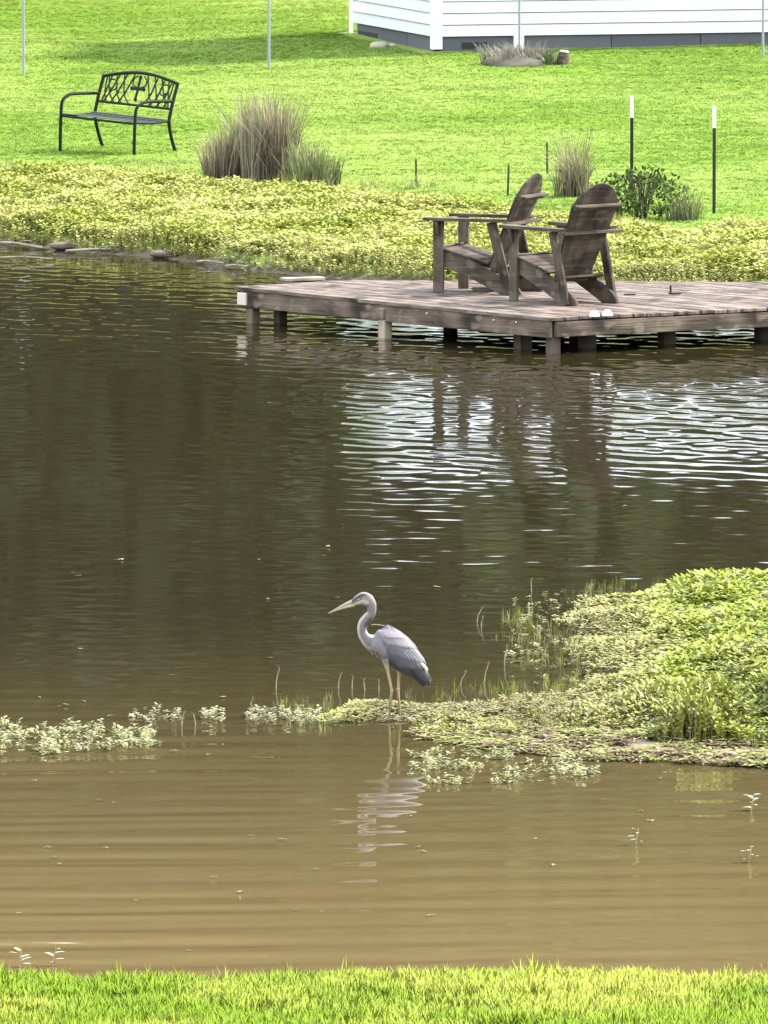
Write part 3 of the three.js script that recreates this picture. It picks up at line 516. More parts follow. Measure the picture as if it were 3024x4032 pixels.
// ------------------------------------------------------------------ rough mound by the house pole, stones
function stone(seed, rx, ry, rz, det = 2) {
  const g = mergeVertices(new THREE.IcosahedronGeometry(1, det).deleteAttribute('uv').deleteAttribute('normal')), p = g.attributes.position;
  for (let i = 0; i < p.count; i++) { const v = V(p.getX(i), p.getY(i), p.getZ(i)), k = 1 + 0.22 * N(v.x * 1.4 + seed, v.y * 1.4, v.z * 1.4) + 0.08 * N(v.x * 4, v.y * 4 + seed, v.z * 4); p.setXYZ(i, v.x * k * rx, v.y * k * ry, v.z * k * rz); }
  g.computeVertexNormals(); return g;
}
{
  const R = rng(41), p = onGround(2040, 256), soil = new THREE.MeshStandardMaterial({ color: rgb(0.062, 0.055, 0.034), roughness: 0.95 });
  const b = base('garden_bed', p); tag(b, 'low rough mound of soil and dry stalks round the pole by the house', 'garden bed');
  mesh('mound', stone(3, 0.44, 0.14, 0.5), soil, b);
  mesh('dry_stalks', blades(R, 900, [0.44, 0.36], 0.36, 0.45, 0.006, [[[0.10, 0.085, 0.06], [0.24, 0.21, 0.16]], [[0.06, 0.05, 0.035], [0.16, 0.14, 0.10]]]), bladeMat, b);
  const tuf = base('leafy_plant', onGround(2150, 262)); tag(tuf, 'low plant with green strap leaves at the right end of the mound', 'plant');
  for (let k = 0; k < 11; k++) { const pos = [], a = R() * 6.28, d = V(Math.cos(a) * 0.6, 1, Math.sin(a) * 0.6).normalize(); leaf(pos, V(0.10 * (R() - 0.5), 0, 0.06 * (R() - 0.5)), d, V(-d.x, 0.35, -d.z).normalize(), 0.17 + 0.05 * R(), 0.045); const g = new THREE.BufferGeometry(); g.setAttribute('position', new THREE.Float32BufferAttribute(pos, 3)); g.computeVertexNormals(); mesh('leaf', g, solid(0.085, 0.105, 0.03, 0.6), tuf); }
  const st = base('tree_stump', onGround(2215, 258)); tag(st, 'small brown stump with a pale cut top beside the green strap leaves', 'stump');
  const lg = new THREE.CylinderGeometry(0.062, 0.085, 0.17, 12, 4), lp = lg.attributes.position; for (let i = 0; i < lp.count; i++) { const k = 1 + 0.12 * N(lp.getX(i) * 30, lp.getY(i) * 9, lp.getZ(i) * 30); lp.setX(i, lp.getX(i) * k); lp.setZ(i, lp.getZ(i) * k); } lg.computeVertexNormals();
  mesh('bark', lg.translate(0, 0.08, 0), wood(0.10, 0.08, 0.06), st); mesh('cut_top', new THREE.CylinderGeometry(0.056, 0.058, 0.02, 12).translate(0.0, 0.178, 0), solid(0.4, 0.38, 0.33, 0.8), st); st.rotation.z = -0.1;
  const stoneM = solid(0.27, 0.235, 0.175, 0.9);
  for (const [x, y, rx, ry, s, label] of [[1492, 190, 0.12, 0.07, 1, 'tan stone lying at the base of the shaded short wall'], [1545, 186, 0.055, 0.04, 5, 'small pale stone right of the tan stone by the wall'], [1985, 250, 0.12, 0.09, 8, 'grey stone at the left foot of the pole on the mound']]) { const o = mesh('stone', stone(s, rx, ry, rx * 0.8), stoneM); o.position.copy(onGround(x, y)); o.position.y += ry * 0.3; tag(o, label, 'stone'); }
}

// ------------------------------------------------------------------ dock
const DECK = 0.33;
const dA = P(937, 1128, DECK), dB = P(2168, 1250, DECK), dC = P(3060, 1208, DECK), dE = P(1345, 1103, DECK), dF = P(3060, 1110, DECK);
{
  const o = base('dock', V(dB.x, 0, dB.z)), L = v => v.clone().sub(o.position);
  tag(o, 'weathered grey brown wooden dock on short posts in the pond', 'dock');
  const tones = [wood(0.142, 0.112, 0.092), wood(0.152, 0.120, 0.100), wood(0.132, 0.103, 0.085), wood(0.164, 0.131, 0.110), wood(0.148, 0.110, 0.092)], fasM = [wood(0.132, 0.101, 0.078), wood(0.145, 0.114, 0.082)], postM = wood(0.055, 0.042, 0.032), paleM = wood(0.30, 0.25, 0.18), dark = wood(0.03, 0.024, 0.02);
  const A = L(dA), B = L(dB), C = L(dC), E = L(dE), Fr = L(dF), G = Fr.clone().add(V(5, 0, 0.3)), C2 = C.clone().add(V(5, 0, -0.4));
  const outline = [A, B, C, C2, G, Fr, E];
  // planks run along A-B; clip each strip to the outline
  const ux = A.clone().sub(B).setY(0).normalize(), uz = V(-ux.z, 0, ux.x); if (uz.z > 0) uz.negate();
  const pts2 = outline.map(v => [v.dot(ux), v.dot(uz)]);
  const cutAt = w => { const xs = []; for (let i = 0, j = pts2.length - 1; i < pts2.length; j = i++) { const [ax, ay] = pts2[j], [bx, by] = pts2[i]; if ((ay > w) !== (by > w)) xs.push(ax + (w - ay) / (by - ay) * (bx - ax)); } return xs.sort((a, b) => a - b); };
  const R = rng(51), wmax = Math.max(...pts2.map(p => p[1])), PW = 0.14;
  let k = 0;
  for (let w = 0.0; w < wmax; w += PW, k++) {
    const over = k === 0 ? 0.035 : 0, c0 = cutAt(Math.max(w + 0.015, 0.015)), c1 = cutAt(w + PW - 0.015), n = Math.min(c0.length, c1.length);
    for (let q = 0; q + 1 < n; q += 2) {
      let a0 = c0[q] - 0.02, b0 = c0[q + 1] + 0.02, a1 = c1[q] - 0.02, b1 = c1[q + 1] + 0.02; if (Math.min(b0 - a0, b1 - a1) < 0.06) continue;
      // split into two lengths at staggered joints
      const cuts = [0]; if (Math.max(b0 - a0, b1 - a1) > 3.4) cuts.push(k % 2 ? 0.42 : 0.6); cuts.push(1);
      for (let s = 0; s + 1 < cuts.length; s++) {
        const g = board(1, 0.032, PW - 0.009 + over, 0.004, k * 1.3 + s), p = g.attributes.position, uv = g.attributes.uv, dy = (R() - 0.5) * 0.007, zo = -over / 2 + w + PW / 2;
        const t0 = cuts[s], t1 = cuts[s + 1];
        for (let i = 0; i < p.count; i++) {
          const f = p.getX(i) + 0.5, side = (p.getZ(i) / PW) + 0.5, aa = lerp(a0, a1, side), bb = lerp(b0, b1, side), al = lerp(aa, bb, lerp(t0, t1, f)) + (f < 0.5 && s ? 0.003 : 0), v = ux.clone().multiplyScalar(al).addScaledVector(uz, p.getZ(i) + zo);
          p.setXYZ(i, v.x, p.getY(i) + DECK - 0.016 + dy, v.z); uv.setX(i, al + k * 2.3);
        }
        g.computeVertexNormals(); mesh('deck_board', g, tones[Math.floor(R() * tones.length)], o);
      }
    }
  }
  const yF = DECK - 0.038 - 0.07, fas = (a, b, inset, m, h = 0.14, off = 0, n = V(0, 0, 0)) => mesh('fascia_board', stick(V(a.x, yF, a.z).add(n), V(b.x, yF, b.z).add(n), 0.04, h, V(0, 1, 0), 0.005, off), m, o);
  fas(A.clone().lerp(B, 0.012), B, 0, fasM[0], 0.15, 1); fas(B.clone().lerp(C, 0.02), B.clone().lerp(C, 0.985), 0, fasM[1], 0.135, 3); fas(C, C2, 0, fasM[1], 0.135, 6); fas(A, E, 0, fasM[0], 0.14, 8); fas(E, Fr, 0, fasM[1], 0.135, 11); fas(Fr, G, 0, fasM[1], 0.135, 13);
  // inner joists
  for (let q = 1; q < 8; q++) { const w = q * 0.5, c = cutAt(w); if (c.length > 1) { const a = ux.clone().multiplyScalar(c[0] + 0.06).addScaledVector(uz, w), b = ux.clone().multiplyScalar(c[1] - 0.06).addScaledVector(uz, w); mesh('joist', stick(V(a.x, yF - 0.005, a.z), V(b.x, yF - 0.005, b.z), 0.04, 0.12), dark, o); } }
  const post = (v, m, s = 0.1, top = DECK - 0.045, tw = 0) => mesh('post', board(s, top + 0.5, s, 0.008).rotateY(tw).translate(v.x, (top - 0.5) / 2, v.z), m, o);
  const ab = Math.atan2(-(B.z - A.z), B.x - A.x), bc = Math.atan2(-(C.z - B.z), C.x - B.x);
  const inn = (v, k = 0.08) => v.clone().addScaledVector(uz, k);
  post(A.clone().lerp(B, 0.035).addScaledVector(uz, 0.05), wood(0.12, 0.09, 0.065), 0.095, DECK - 0.055, ab); post(inn(A.clone().lerp(B, 0.06), 0.28), postM, 0.095, DECK - 0.055, ab);
  mesh('post_cap', board(0.13, 0.115, 0.03, 0.006).rotateY(ab).translate(...(v => [v.x, DECK - 0.108, v.z])(A.clone().lerp(B, 0.022).addScaledVector(uz, -0.025))), solid(0.42, 0.37, 0.29, 0.9), o);
  post(inn(A.clone().lerp(B, 0.475), 0.02), paleM, 0.095, DECK - 0.06, ab);
  mesh('post_end', board(0.105, 0.10, 0.03, 0.005).rotateY(ab).translate(...(v => [v.x, DECK - 0.115, v.z])(A.clone().lerp(B, 0.475).addScaledVector(uz, -0.030))), wood(0.2, 0.165, 0.13), o);
  post(B.clone().add(A.clone().sub(B).normalize().add(C.clone().sub(B).normalize()).normalize().multiplyScalar(0.13)).setY(0), wood(0.085, 0.062, 0.05), 0.1, DECK - 0.05, ab);
  for (const px of [2058, 2312, 2625, 3005, 3400, 3800]) { const p = L(P(px, px < 2200 ? 1372 : 1395 - (px - 2300) * 0.045 - 26, 0)); post(p, postM, 0.125, DECK - 0.05, bc); }
  for (const t of [0.25, 0.5, 0.75]) { const p = E.clone().lerp(Fr, t); p.z += 0.12; post(p, postM, 0.1, DECK - 0.05, 0); }
  for (const t of [0.3, 0.7]) { const p = A.clone().lerp(B, t).addScaledVector(uz, 1.4); post(p, dark, 0.1, DECK - 0.05, ab); }
  // nail heads and pale repair blocks on the rim
  for (const t of [0.62, 0.83, 0.9]) { const p = A.clone().lerp(B, t).addScaledVector(uz, -0.022); mesh('bolt', new THREE.SphereGeometry(0.009, 8, 5).translate(p.x, DECK - 0.07, p.z), solid(0.5, 0.48, 0.45, 0.6), o); }
  const clip = solid(0.7, 0.69, 0.66, 0.5);
  for (const [x, label] of [[2340, 'left of two small white blocks on the dock rim'], [2391, 'right of two small white blocks on the dock rim']]) {
    const p = P(x, 1246 - (x - 2340) * 0.05, DECK + 0.0), b = base('white_block', V(p.x, DECK + 0.002, p.z + 0.015), 0.4);
    mesh('block', new THREE.SphereGeometry(0.058, 14, 8, 0, 6.3, 0, 1.57).scale(0.85, 0.95, 0.5), clip, b); mesh('rim', new THREE.TorusGeometry(0.045, 0.008, 6, 16).rotateX(Math.PI / 2).scale(0.9, 1, 0.55).translate(0, 0.008, 0), clip, b); tag(b, label, 'white block');
  }
  const pl = base('loose_board', P(1935, 1136, DECK + 0.02), 0.15); mesh('plank', board(0.36, 0.022, 0.12, 0.004), tones[3], pl); tag(pl, 'short loose board lying on the deck between the chair legs', 'board');
  const cl = base('dock_cleat', P(2648, 1158, DECK), 0.2); mesh('plate', board(0.11, 0.012, 0.06, 0.003).translate(0.02, 0.006, 0), dark, cl); mesh('horn', board(0.016, 0.07, 0.016, 0.003).translate(-0.018, 0.045, 0), dark, cl); tag(cl, 'small dark cleat standing on the right part of the dock', 'cleat');
  const pk = base('deck_plate', P(2480, 1161, DECK), 0.1); mesh('plate', board(0.10, 0.010, 0.07, 0.003).translate(0, 0.005, 0), dark, pk); tag(pk, 'flat dark plate on the deck right of the right chair', 'plate');
}
// ------------------------------------------------------------------ two deck chairs with slatted fan backs
function deckChair(m) {
  const o = new THREE.Group(), X = 0.29, R = rng(61), pick = () => m[Math.floor(R() * m.length)];
  const add = (n, g) => mesh(n, g, pick(), o);
  const AH = 0.655, zF = 0.33, zR = -0.36;
  for (const s of [-1, 1]) {
    add('front_leg', stick(V(s * X, 0, zF), V(s * X, AH, zF), 0.10, 0.034, V(s, 0, 0), 0.004, s + 2));
    add('rear_leg', stick(V(s * X, 0.0, zR - 0.0), V(s * (X + 0.0), AH, zR + 0.17), 0.09, 0.034, V(s, 0, 0), 0.004, s + 5));
    const sh = new THREE.Shape(); sh.moveTo(0.35, 0.40); sh.lineTo(0.35, 0.27); sh.quadraticCurveTo(0.05, 0.16, -0.27, 0.0); sh.lineTo(-0.47, 0.0); sh.quadraticCurveTo(-0.43, 0.10, -0.34, 0.12); sh.quadraticCurveTo(-0.08, 0.27, 0.12, 0.345); sh.quadraticCurveTo(0.26, 0.40, 0.35, 0.40);
    const g = new THREE.ExtrudeGeometry(sh, { depth: 0.03, bevelEnabled: true, bevelSize: 0.003, bevelThickness: 0.003, bevelSegments: 1, curveSegments: 5 }); g.rotateY(-Math.PI / 2).translate(s * (X - 0.045) + 0.015, 0, 0); add('side_rail', g);
    const ar = new THREE.Shape(); ar.moveTo(-0.065, 0.45); ar.quadraticCurveTo(0, 0.475, 0.065, 0.45); ar.lineTo(0.07, 0.1); ar.lineTo(0.04, -0.34); ar.lineTo(-0.04, -0.34); ar.lineTo(-0.06, 0.1); ar.closePath();
    const ag = new THREE.ExtrudeGeometry(ar, { depth: 0.022, bevelEnabled: true, bevelSize: 0.003, bevelThickness: 0.003, bevelSegments: 1, curveSegments: 5 }); if (s < 0) ag.scale(1, 1, 1); ag.rotateX(Math.PI / 2).translate(s * (X + 0.01), AH + 0.028, 0); add('armrest', ag);
    add('arm_bracket', stick(V(s * (X + 0.02), AH - 0.12, zF), V(s * (X + 0.055), AH, zF), 0.03, 0.03, V(0, 0, 1)));
  }
  add('front_apron', stick(V(-X + 0.02, 0.335, zF + 0.035), V(X - 0.02, 0.335, zF + 0.035), 0.02, 0.11, V(0, 1, 0)));
  for (let k = 0; k < 6; k++) {
    const t = k / 5, z = lerp(0.345, -0.10, t), y = lerp(0.415, 0.29, t) - (k === 0 ? 0.012 : 0), tilt = k === 0 ? 0.5 : -0.27;
    add('seat_slat', board(2 * X - 0.0, 0.02, 0.082, 0.004, k).rotateX(tilt).translate(0, y, z));
  }
  // back: six slats that lean back, rounded along the top; a straight lower brace at arm height and an upper one
  const bz = y => -0.12 - (y - 0.2) * 0.46, bt = Math.atan(0.46), n = 6;
  for (let k = 0; k < n; k++) {
    const u = (k - (n - 1) / 2) / (n / 2), w0 = 0.066, w1 = 0.090, x0 = u * 0.200, x1 = u * 0.275, du = 1 / n;
    const topAt = uu => 0.985 - 0.17 * uu * uu - 0.06 * uu ** 6;
    const s = new THREE.Shape(); s.moveTo(x0 - w0 / 2, 0); s.lineTo(x0 + w0 / 2, 0); s.lineTo(x1 + w1 / 2, topAt(u + du)); s.lineTo(x1, topAt(u)); s.lineTo(x1 - w1 / 2, topAt(u - du)); s.closePath();
    const g = new THREE.ExtrudeGeometry(s, { depth: 0.018, bevelEnabled: true, bevelSize: 0.002, bevelThickness: 0.002, bevelSegments: 1 }); g.rotateX(-bt).translate(0, 0.19, -0.115 + (k % 2) * 0.002); add('back_slat', g);
  }
  add('back_brace', board(0.56, 0.055, 0.022, 0.004).rotateX(-bt).translate(0, 0.875, bz(0.875) - 0.032)); add('back_brace', board(0.56, 0.02, 0.05, 0.004).translate(0, 0.885, bz(0.885) - 0.058));
  add('arm_brace', board(2 * X + 0.14, 0.024, 0.085, 0.004).translate(0, AH + 0.012 - 0.024, bz(0.64) - 0.052));
  add('lower_brace', board(2 * X - 0.06, 0.024, 0.09, 0.004).rotateX(0.25).translate(0, 0.235, -0.215));
  return o;
}
{
  const m = [wood(0.080, 0.063, 0.046), wood(0.094, 0.075, 0.056), wood(0.068, 0.053, 0.039)];
  const put = (o, px, py, ang, label) => { o.name = numbered('deck_chair'); o.position.copy(P(px, py, DECK)); o.position.y = DECK + 0.002; o.rotation.set(0, ang, 0); tag(o, label, 'chair', 'wooden chairs on the dock'); scene.add(o); return o; };
  const a = deckChair(m);
  // facing direction (x, away) of each chair
  const face = (fx, away) => Math.atan2(fx, -away);
  put(a, 1908, 1149, face(-0.92, 0.40), 'brown slatted wooden chair seen side-on, the left one on the dock');
  put(a.clone(), 2215, 1189, face(-0.66, 0.75), 'brown slatted wooden chair with its back to us, right one on the dock');
}

// ------------------------------------------------------------------ driftwood and shore things
{
  const pale = wood(0.30, 0.27, 0.20), brown = wood(0.09, 0.065, 0.045), R = rng(71);
  const log = (x0, y0, x1, y1, r, m, label) => {
    const a = P(x0, y0, 0.025), b = P(x1, y1, 0.03), c = a.clone().lerp(b, 0.45).add(V(0, 0.015, 0.05)), o = base('driftwood', a), l = [V(0, 0, 0), c.sub(a), b.sub(a)];
    r *= 0.75; mesh('stick', merge([tube(l, r, 10, 7), cap(l[0], r), cap(l[2], r)]), m, o);
    mesh('twig', tube([l[1], l[1].clone().add(V(0.05, 0.03, 0.05)), l[1].clone().add(V(0.13, 0.035, 0.06))], r * 0.4, 5, 5), m, o); tag(o, label, 'driftwood');
  };
  log(0, 955, 165, 975, 0.02, pale, 'pale stick on the far shore at the left border'); log(262, 988, 545, 984, 0.018, pale, 'long pale stick lying along the waterline below the bench'); log(0, 1014, 205, 1019, 0.012, pale, 'thin pale stick floating just off the left far shore');
  log(778, 1030, 880, 1036, 0.018, pale, 'short pale stick at the waterline below the dry grass clump'); log(890, 1048, 972, 1050, 0.016, pale, 'pale stick nearest the left end of the dock'); log(650, 1010, 780, 1006, 0.015, brown, 'brown stick lying on the muddy far shore');
  const st = base('floating_plank', P(1190, 1098, 0.02), 0.35); mesh('plank', board(0.42, 0.03, 0.16, 0.004), wood(0.34, 0.29, 0.22), st); tag(st, 'pale flat plank in the water behind the left end of the dock', 'plank');
  const clod = solid(0.085, 0.058, 0.04, 0.95);
  for (const [x, y, r, label] of [[245, 968, 0.10, 'brown mud clod on the shore at the left end of the long stick'], [640, 1000, 0.10, 'brown mud clod on the shore left of the short pale stick']]) { const o = mesh('mud_clod', stone(x, r * 1.3, r * 0.4, r), clod); o.position.copy(P(x, y, 0.04)); tag(o, label, 'mud clod'); }
  // stems and lone sprigs in the water
  const stemM = solid(0.21, 0.18, 0.11, 0.8), leafM = solid(0.30, 0.30, 0.17, 0.55), S = [[1085, 2712, 0.13], [1332, 2712, 0.085], [1387, 2712, 0.075], [1440, 2718, 0.06], [1495, 2715, 0.05], [1875, 2450, 0.09], [1895, 2470, 0.06], [1905, 2690, 0.12], [1810, 2700, 0.08], [1985, 2620, 0.12], [985, 2780, 0.05], [715, 2860, 0.08], [775, 2855, 0.07], [2095, 2330, 0.08]];
  const STEMS = ['tallest thin stem in the water, left of the row before the bird', 'leftmost stem of the row of four in front of the bird', 'second stem from the left in the row in front of the bird', 'third stem from the left in the row in front of the bird',
    'stem of the row standing closest to the legs of the bird', 'taller stem of the pair in open water between bird and dock', 'shorter stem of the pair in open water between bird and dock', 'stem in the water right of the bird, second from its tail', 'short stem in the water closest to the tail of the bird',
    'stem in the water at the left edge of the ragged pale sprigs', 'short stem just behind the sprigs left of the bird', 'left of two short stems between the left patch and the bird', 'right of two short stems between the left patch and the bird', 'lone thin stem farthest out toward the dock, above the sprigs'];
  S.forEach(([x, y, h], i) => {
    const o = base('plant_stem', P(x, y)); const k = (R() - 0.5) * 0.03;
    mesh('stem', tube([V(0, -0.05, 0), V(k, h * 0.5, 0), V(k * 2.2 + 0.008, h, 0.01)], 0.0034, 6, 5), stemM, o);
    const pos = []; leaf(pos, V(k * 2.2 + 0.008, h, 0.01), V(R() - 0.5, 0.4, 0.4).normalize(), V(0, 1, 0), 0.035, 0.018); const g = new THREE.BufferGeometry(); g.setAttribute('position', new THREE.Float32BufferAttribute(pos, 3)); g.computeVertexNormals(); mesh('leaf', g, leafM, o);
    tag(o, STEMS[i], 'stem', 'thin stems standing in the water');
  });
  for (const [x, y, n, label] of [[2500, 3325, 5, 'lone pale sprig in the brown water right of the reflected bird'], [2945, 3395, 6, 'pale sprig in the water near the right border, lowest of the lone ones'], [2955, 3190, 9, 'bushy pale sprig in the water just below the muddy spit at right'], [205, 3800, 5, 'pale sprig beside the near bank at lower left'], [70, 3805, 5, 'pale sprig at the lower left corner of the pond']]) {
    const o = base('water_sprig', P(x, y)); tag(o, label, 'water plant');
    mesh('stem', tube([V(0, -0.04, 0), V(0.01, 0.04, 0), V(0.02, 0.09, 0)], 0.003, 5, 5), stemM, o);
    for (let k = 0; k < n; k++) { const pos = [], a = R() * 6.28, d = V(Math.cos(a), 0.3 * R(), Math.sin(a)).normalize(); leaf(pos, V(0.012, 0.01 + 0.085 * k / n, 0), d, V(0, 1, 0), 0.05 + 0.02 * R(), 0.024); const g = new THREE.BufferGeometry(); g.setAttribute('position', new THREE.Float32BufferAttribute(pos, 3)); g.computeVertexNormals(); mesh('leaf', g, leafM, o); }
  }
}

// ------------------------------------------------------------------ heron
{
  const foot = P(1553, 2838), S = 650, o = base('heron', V(foot.x, 0, foot.z), 0.12);
  tag(o, 'grey heron standing in the shallows facing left', 'bird');
  // profile plane: crop pixels of a 3.687x enlargement -> metres from the foot
  const q = (cx, cy, z = 0) => V((1270 + cx / 3.687 - 1553) / S, (2838 - 2300 - cy / 3.687) / S, z), k = 1 / 3.687 / S;
  const C = { pale: [0.1474, 0.1276, 0.1133], white: [0.3234, 0.2915, 0.2442], crown: [0.0216, 0.0186, 0.0168], neck: [0.108, 0.091, 0.086], nape: [0.042, 0.034, 0.030], breast: [0.1534, 0.1286, 0.1345], back: [0.1248, 0.1152, 0.1284], slate: [0.0414, 0.0403, 0.0494], black: [0.010, 0.009, 0.011], leg: [0.27, 0.20, 0.10], legd: [0.12, 0.09, 0.05] };
  // sections from face to tail: centre, half height across the path, half width
  const secs = [[405, 262, 30, 24], [450, 238, 52, 40], [515, 203, 76, 55], [585, 182, 94, 62], [650, 205, 92, 60], [698, 262, 76, 54], [712, 335, 66, 48], [696, 410, 68, 48], [650, 470, 76, 50], [600, 530, 78, 52], [572, 600, 73, 52], [572, 675, 70, 52], [604, 750, 78, 58], [668, 808, 104, 76], [752, 838, 148, 108], [842, 838, 206, 142], [945, 860, 236, 168], [1065, 945, 242, 172], [1180, 1050, 222, 158], [1300, 1165, 182, 130], [1405, 1275, 132, 94], [1490, 1370, 84, 56], [1545, 1430, 46, 26], [1570, 1458, 8, 6]];
  const curve = new THREE.CatmullRomCurve3(secs.map(s => q(s[0], s[1]))), n = 110, m = 24, pos = [], idx = [], col = [], uvs = [];
  const at = (t, j) => { const f = t * (secs.length - 1), i = Math.min(secs.length - 2, Math.floor(f)), u = f - i; return lerp(secs[i][j], secs[i + 1][j], u * u * (3 - 2 * u)); };
  const paint = (t, up, side) => {   // t along the body, up: -1 belly .. 1 back
    const f = t * (secs.length - 1); let c;
    if (f < 4.5) c = up > 0.35 ? mix3(up > 0.85 && f > 1.2 ? C.pale : C.crown, C.pale, sm(3.0, 4.0, f)) : up > -0.1 ? (f < 2.9 ? mix3(C.pale, C.crown, 0.45) : C.pale) : C.white;
    else if (f < 7) c = mix3(C.pale, C.neck, sm(4.5, 6.5, f));
    else if (f < 13.5) { c = up > 0.25 ? mix3(C.neck, C.nape, sm(7, 8, f) * (1 - sm(9.3, 10.6, f))) : C.neck; if (up < -0.62) c = mix3(c, C.white, 0.75); if (up > 0.6 && f > 10.6) c = C.white; }
    else { c = mix3(C.breast, C.back, sm(-0.2, 0.5, up)); if (f > 15.5 && up < 0.2) c = mix3(c, C.slate, sm(15.5, 17.5, f)); if (f > 20) c = mix3(c, C.slate, sm(20, 21.5, f)); }
    return c;
  };
  for (let i = 0; i <= n; i++) {
    const t = i / n, c = curve.getPoint(t), T = curve.getTangent(t), nn = V(-T.y, T.x, 0);
    const rv = at(t, 2) * k, rw = at(t, 3) * k;
    for (let j = 0; j <= m; j++) {
      const a = j / m * 2 * Math.PI, up = Math.cos(a), side = Math.sin(a), f = t * (secs.length - 1), fe = 1 + 0.012 * N(i * 0.9, j * 1.7) * sm(12, 15, f);
      pos.push(c.x + nn.x * up * rv * fe, c.y + nn.y * up * rv * fe, side * rw * fe);
      const cc = paint(t, up, side), kk = 1 + 0.10 * N(i * 0.35, j * 0.9, 3); col.push(cc[0] * kk, cc[1] * kk, cc[2] * kk); uvs.push(t, j / m);
    }
  }
  for (let i = 0; i < n; i++) for (let j = 0; j < m; j++) { const a = i * (m + 1) + j; idx.push(a, a + 1, a + m + 1, a + 1, a + m + 2, a + m + 1); }
  const bg = new THREE.BufferGeometry(); bg.setAttribute('position', new THREE.Float32BufferAttribute(pos, 3)); bg.setAttribute('color', new THREE.Float32BufferAttribute(col, 3)); bg.setIndex(idx); bg.computeVertexNormals();
  const paintAll = (g, fn) => { const p = g.attributes.position, c = []; for (let i = 0; i < p.count; i++) c.push(...fn(V(p.getX(i), p.getY(i), p.getZ(i)))); g.setAttribute('color', new THREE.Float32BufferAttribute(c, 3)); g.deleteAttribute('uv'); return g; };
  const pieces = [bg.toNonIndexed()];
  const legTone = v => mix3(C.legd, C.leg, sm(0.10, 0.22, v.y));
  const taper = (pts, r0, r1, seg = 12) => { const cv = new THREE.CatmullRomCurve3(pts), g = new THREE.TubeGeometry(cv, seg, 1, 8), p = g.attributes.position; for (let i = 0; i <= seg; i++) { const c = cv.getPointAt(i / seg), r = lerp(r0, r1, i / seg); for (let j = 0; j <= 8; j++) { const e = i * 9 + j; p.setXYZ(e, c.x + (p.getX(e) - c.x) * r, c.y + (p.getY(e) - c.y) * r, c.z + (p.getZ(e) - c.z) * r); } } g.computeVertexNormals(); return g; };
  const L2 = (px, py, z) => V((px - 1553) / S, (2838 - py) / S, z);
  for (const leg of [[[1513, 2585], [1523, 2632], [1535, 2690], [1540, 2716], [1533, 2770], [1530, 2838], 0.035], [[1568, 2610], [1574, 2650], [1572, 2690], [1570, 2716], [1574, 2770], [1578, 2834], -0.03]]) {
    const z = leg[6], p = leg.slice(0, 6).map(([x, y]) => L2(x, y, z));
    pieces.push(paintAll(taper([p[0], p[0].clone().lerp(p[1], 0.6), p[1]], 0.026, 0.0105), v => mix3(C.leg, C.breast, sm(0.33, 0.37, v.y))), paintAll(taper([p[1], p[2], p[3]], 0.0098, 0.0075), legTone), paintAll(cap(p[3], 0.0115), legTone), paintAll(taper([p[3], p[4], p[5].clone().add(V(0, 0.012, 0))], 0.0078, 0.0065), legTone));
    for (const [dx, dz] of [[-0.085, 0.02], [-0.08, -0.025], [-0.05, 0.055], [0.055, 0]]) pieces.push(paintAll(taper([p[5].clone().add(V(0, 0.014, 0)), p[5].clone().add(V(dx * 0.5, 0.014, dz * 0.5)), p[5].clone().add(V(dx, 0.004, dz))], 0.0055, 0.003, 6), () => C.legd));
  }
  const feather = new THREE.MeshStandardMaterial({ vertexColors: true, roughness: 0.8 });
  mesh('body', mergeGeometries(pieces.map(g => { const r = g.index ? g.toNonIndexed() : g; if (r.attributes.uv) r.deleteAttribute('uv'); return r; })), feather, o);
  // beak: two halves
  const beak = (pts, r, m) => { const sec = pts.map(p => q(p[0], p[1])), cv = new THREE.CatmullRomCurve3(sec), g = new THREE.TubeGeometry(cv, 10, 1, 8), p = g.attributes.position; for (let i = 0; i <= 10; i++) { const c = cv.getPointAt(i / 10), rr = lerp(r, 0.0012, i / 10); for (let j = 0; j <= 8; j++) { const e = i * 9 + j; p.setXYZ(e, c.x + (p.getX(e) - c.x) * rr, c.y + (p.getY(e) - c.y) * rr, (p.getZ(e)) * rr * 0.75); } } g.computeVertexNormals(); return g; };
  mesh('upper_beak', beak([[445, 225], [330, 270], [190, 335], [70, 390]], 0.0165), solid(0.20, 0.175, 0.11, 0.5), o);
  mesh('lower_beak', beak([[450, 268], [330, 300], [195, 345], [78, 394]], 0.0145), solid(0.36, 0.31, 0.18, 0.5), o);
  for (const s of [-1, 1]) { const e = q(508, 196, s * 0.0205); mesh('eye', new THREE.SphereGeometry(0.0062, 10, 8).translate(e.x, e.y, e.z), solid(0.25, 0.18, 0.02, 0.2), o); const pu = q(506, 196, s * 0.0255); mesh('pupil', new THREE.SphereGeometry(0.0032, 8, 6).translate(pu.x, pu.y, pu.z), solid(0.005, 0.005, 0.005, 0.1), o); }
  // wings: rows of long overlapping feathers laid over each flank
  const F2 = (pts, c, a, b, L, W, z, s, lift) => {   // feather in the flank plane, root a -> tip b
    const d = b.clone().sub(a), l = d.length(), e = V(-d.y, d.x, 0).normalize();
    const prof = [[0, 0.25], [0.2, 0.8], [0.55, 1], [0.85, 0.75], [1, 0.12]];
    const R2 = prof.map(([t, w]) => { const m0 = a.clone().addScaledVector(d, t); return [m0.clone().addScaledVector(e, W * w / 2), m0, m0.clone().addScaledVector(e, -W * w / 2)]; });
    R2.forEach((r, i) => { r[0].z = s * (z(r[0]) + lift * prof[i][0]); r[1].z = s * (z(r[1]) + lift * prof[i][0] + 0.0035); r[2].z = s * (z(r[2]) + lift * prof[i][0]); });
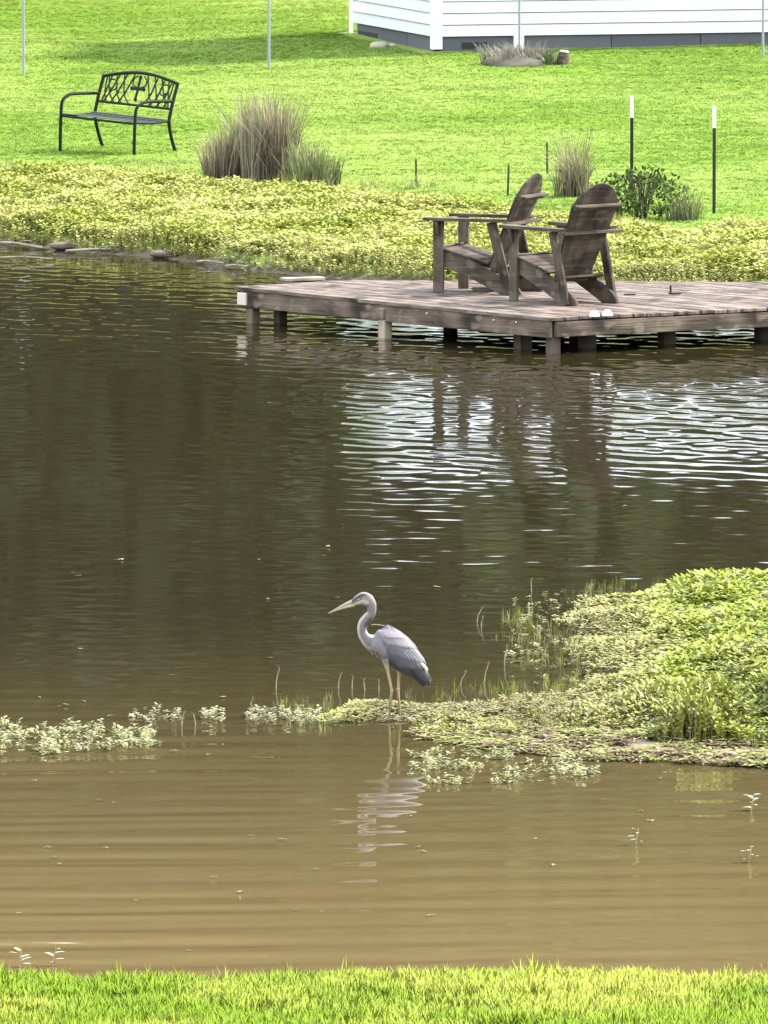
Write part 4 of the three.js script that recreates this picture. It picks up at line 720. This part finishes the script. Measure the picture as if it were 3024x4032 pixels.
    for (let i = 0; i < R2.length - 1; i++) for (const [x, y] of [[0, 1], [1, 2]]) { const A = R2[i][x], B = R2[i][y], D = R2[i + 1][x], E = R2[i + 1][y]; for (const v of s > 0 ? [A, B, E, A, E, D] : [A, E, B, A, D, E]) { pts.push(v.x, v.y, v.z); c[0].push(...c[1]); } }
  };
  const bodyAx = t => curve.getPoint(t);
  // outer surface of the flank at a point: nearest section
  const zAt = v => { let best = 1e9, r = 0; for (let i = 60; i <= 110; i++) { const t = i / n, c = bodyAx(t), dd = Math.hypot(v.x - c.x, v.y - c.y); const rv = at(t, 2) * k, w = at(t, 3) * k, e = dd / rv; if (e < best) { best = e; r = w * Math.sqrt(Math.max(0.02, 1 - Math.min(1, e * e) * 0.92)); } } return r + 0.004; };
  for (const s of [1, -1]) {
    const pts = [], cols = [], R = rng(91), push = (a, b, W, c, lift) => { const kk = lerp(0.93, 1.07, R()); F2(pts, [cols, c.map(v => v * kk)], a, b, 0, W, zAt, s, lift); };
    // primaries (dark, towards the tail), secondaries, then coverts; later rows lie on top
    for (let i = 0; i < 6; i++) push(q(1180 + i * 14, 1010 + i * 32), q(1585 - i * 22, 1385 + i * 22), 0.030, mix3(C.slate, C.black, i / 5 * 0.85), 0.003);
    for (let i = 0; i < 9; i++) { const t = i / 8; push(q(lerp(880, 1240, t), lerp(800, 900, t)), q(lerp(1130, 1510, t), lerp(1215, 1225, t)), 0.036, mix3(C.slate, C.back, 0.15 + 0.25 * t), 0.0036); }
    for (let i = 0; i < 9; i++) { const t = i / 8; push(q(lerp(850, 1150, t), lerp(720, 730, t)), q(lerp(1000, 1500, t), lerp(1010, 1150, t)), 0.036, mix3(C.slate, C.back, 0.35 + 0.65 * t), 0.0048); }
    for (let i = 0; i < 9; i++) { const t = i / 8; push(q(lerp(820, 1020, t), lerp(660, 620, t)), q(lerp(960, 1370, t), lerp(850, 930, t)), 0.036, mix3(C.back, C.breast, 0.25 + 0.3 * t), 0.006); }
    for (let i = 0; i < 7; i++) { const t = i / 6; push(q(lerp(805, 930, t), lerp(655, 575, t)), q(lerp(900, 1180, t), lerp(740, 770, t)), 0.032, mix3(C.back, C.breast, 0.6), 0.007); }
    push(q(1400, 1110), q(1528, 1238), 0.02, C.white, 0.013);
    const g = new THREE.BufferGeometry(); g.setAttribute('position', new THREE.Float32BufferAttribute(pts, 3)); g.setAttribute('color', new THREE.Float32BufferAttribute(cols, 3)); g.computeVertexNormals();
    mesh('wing', g, feather, o);
  }
  mesh('plumes', merge([...[0, 1, 2, 3, 4, 5].map(i => { const a = q(600 + i * 42, 842 + i * 26, (i % 2 ? 0.012 : -0.012) + 0.01); return tube([a, a.clone().add(V(0.010, -0.022, 0.002)), a.clone().add(V(0.028 + 0.004 * (i % 3), -0.050 - 0.006 * (i % 2), 0.0))], 0.0032, 5, 5); }), tube([q(900, 590), q(800, 572), q(705, 570)], 0.0035, 6, 5)]), solid(0.15, 0.13, 0.115, 0.8), o);
}
scene.traverse(o => { if (o.isMesh && o.parent === scene && !o.userData.category) console.log('untagged', o.name); });
renderer.render(scene, camera);
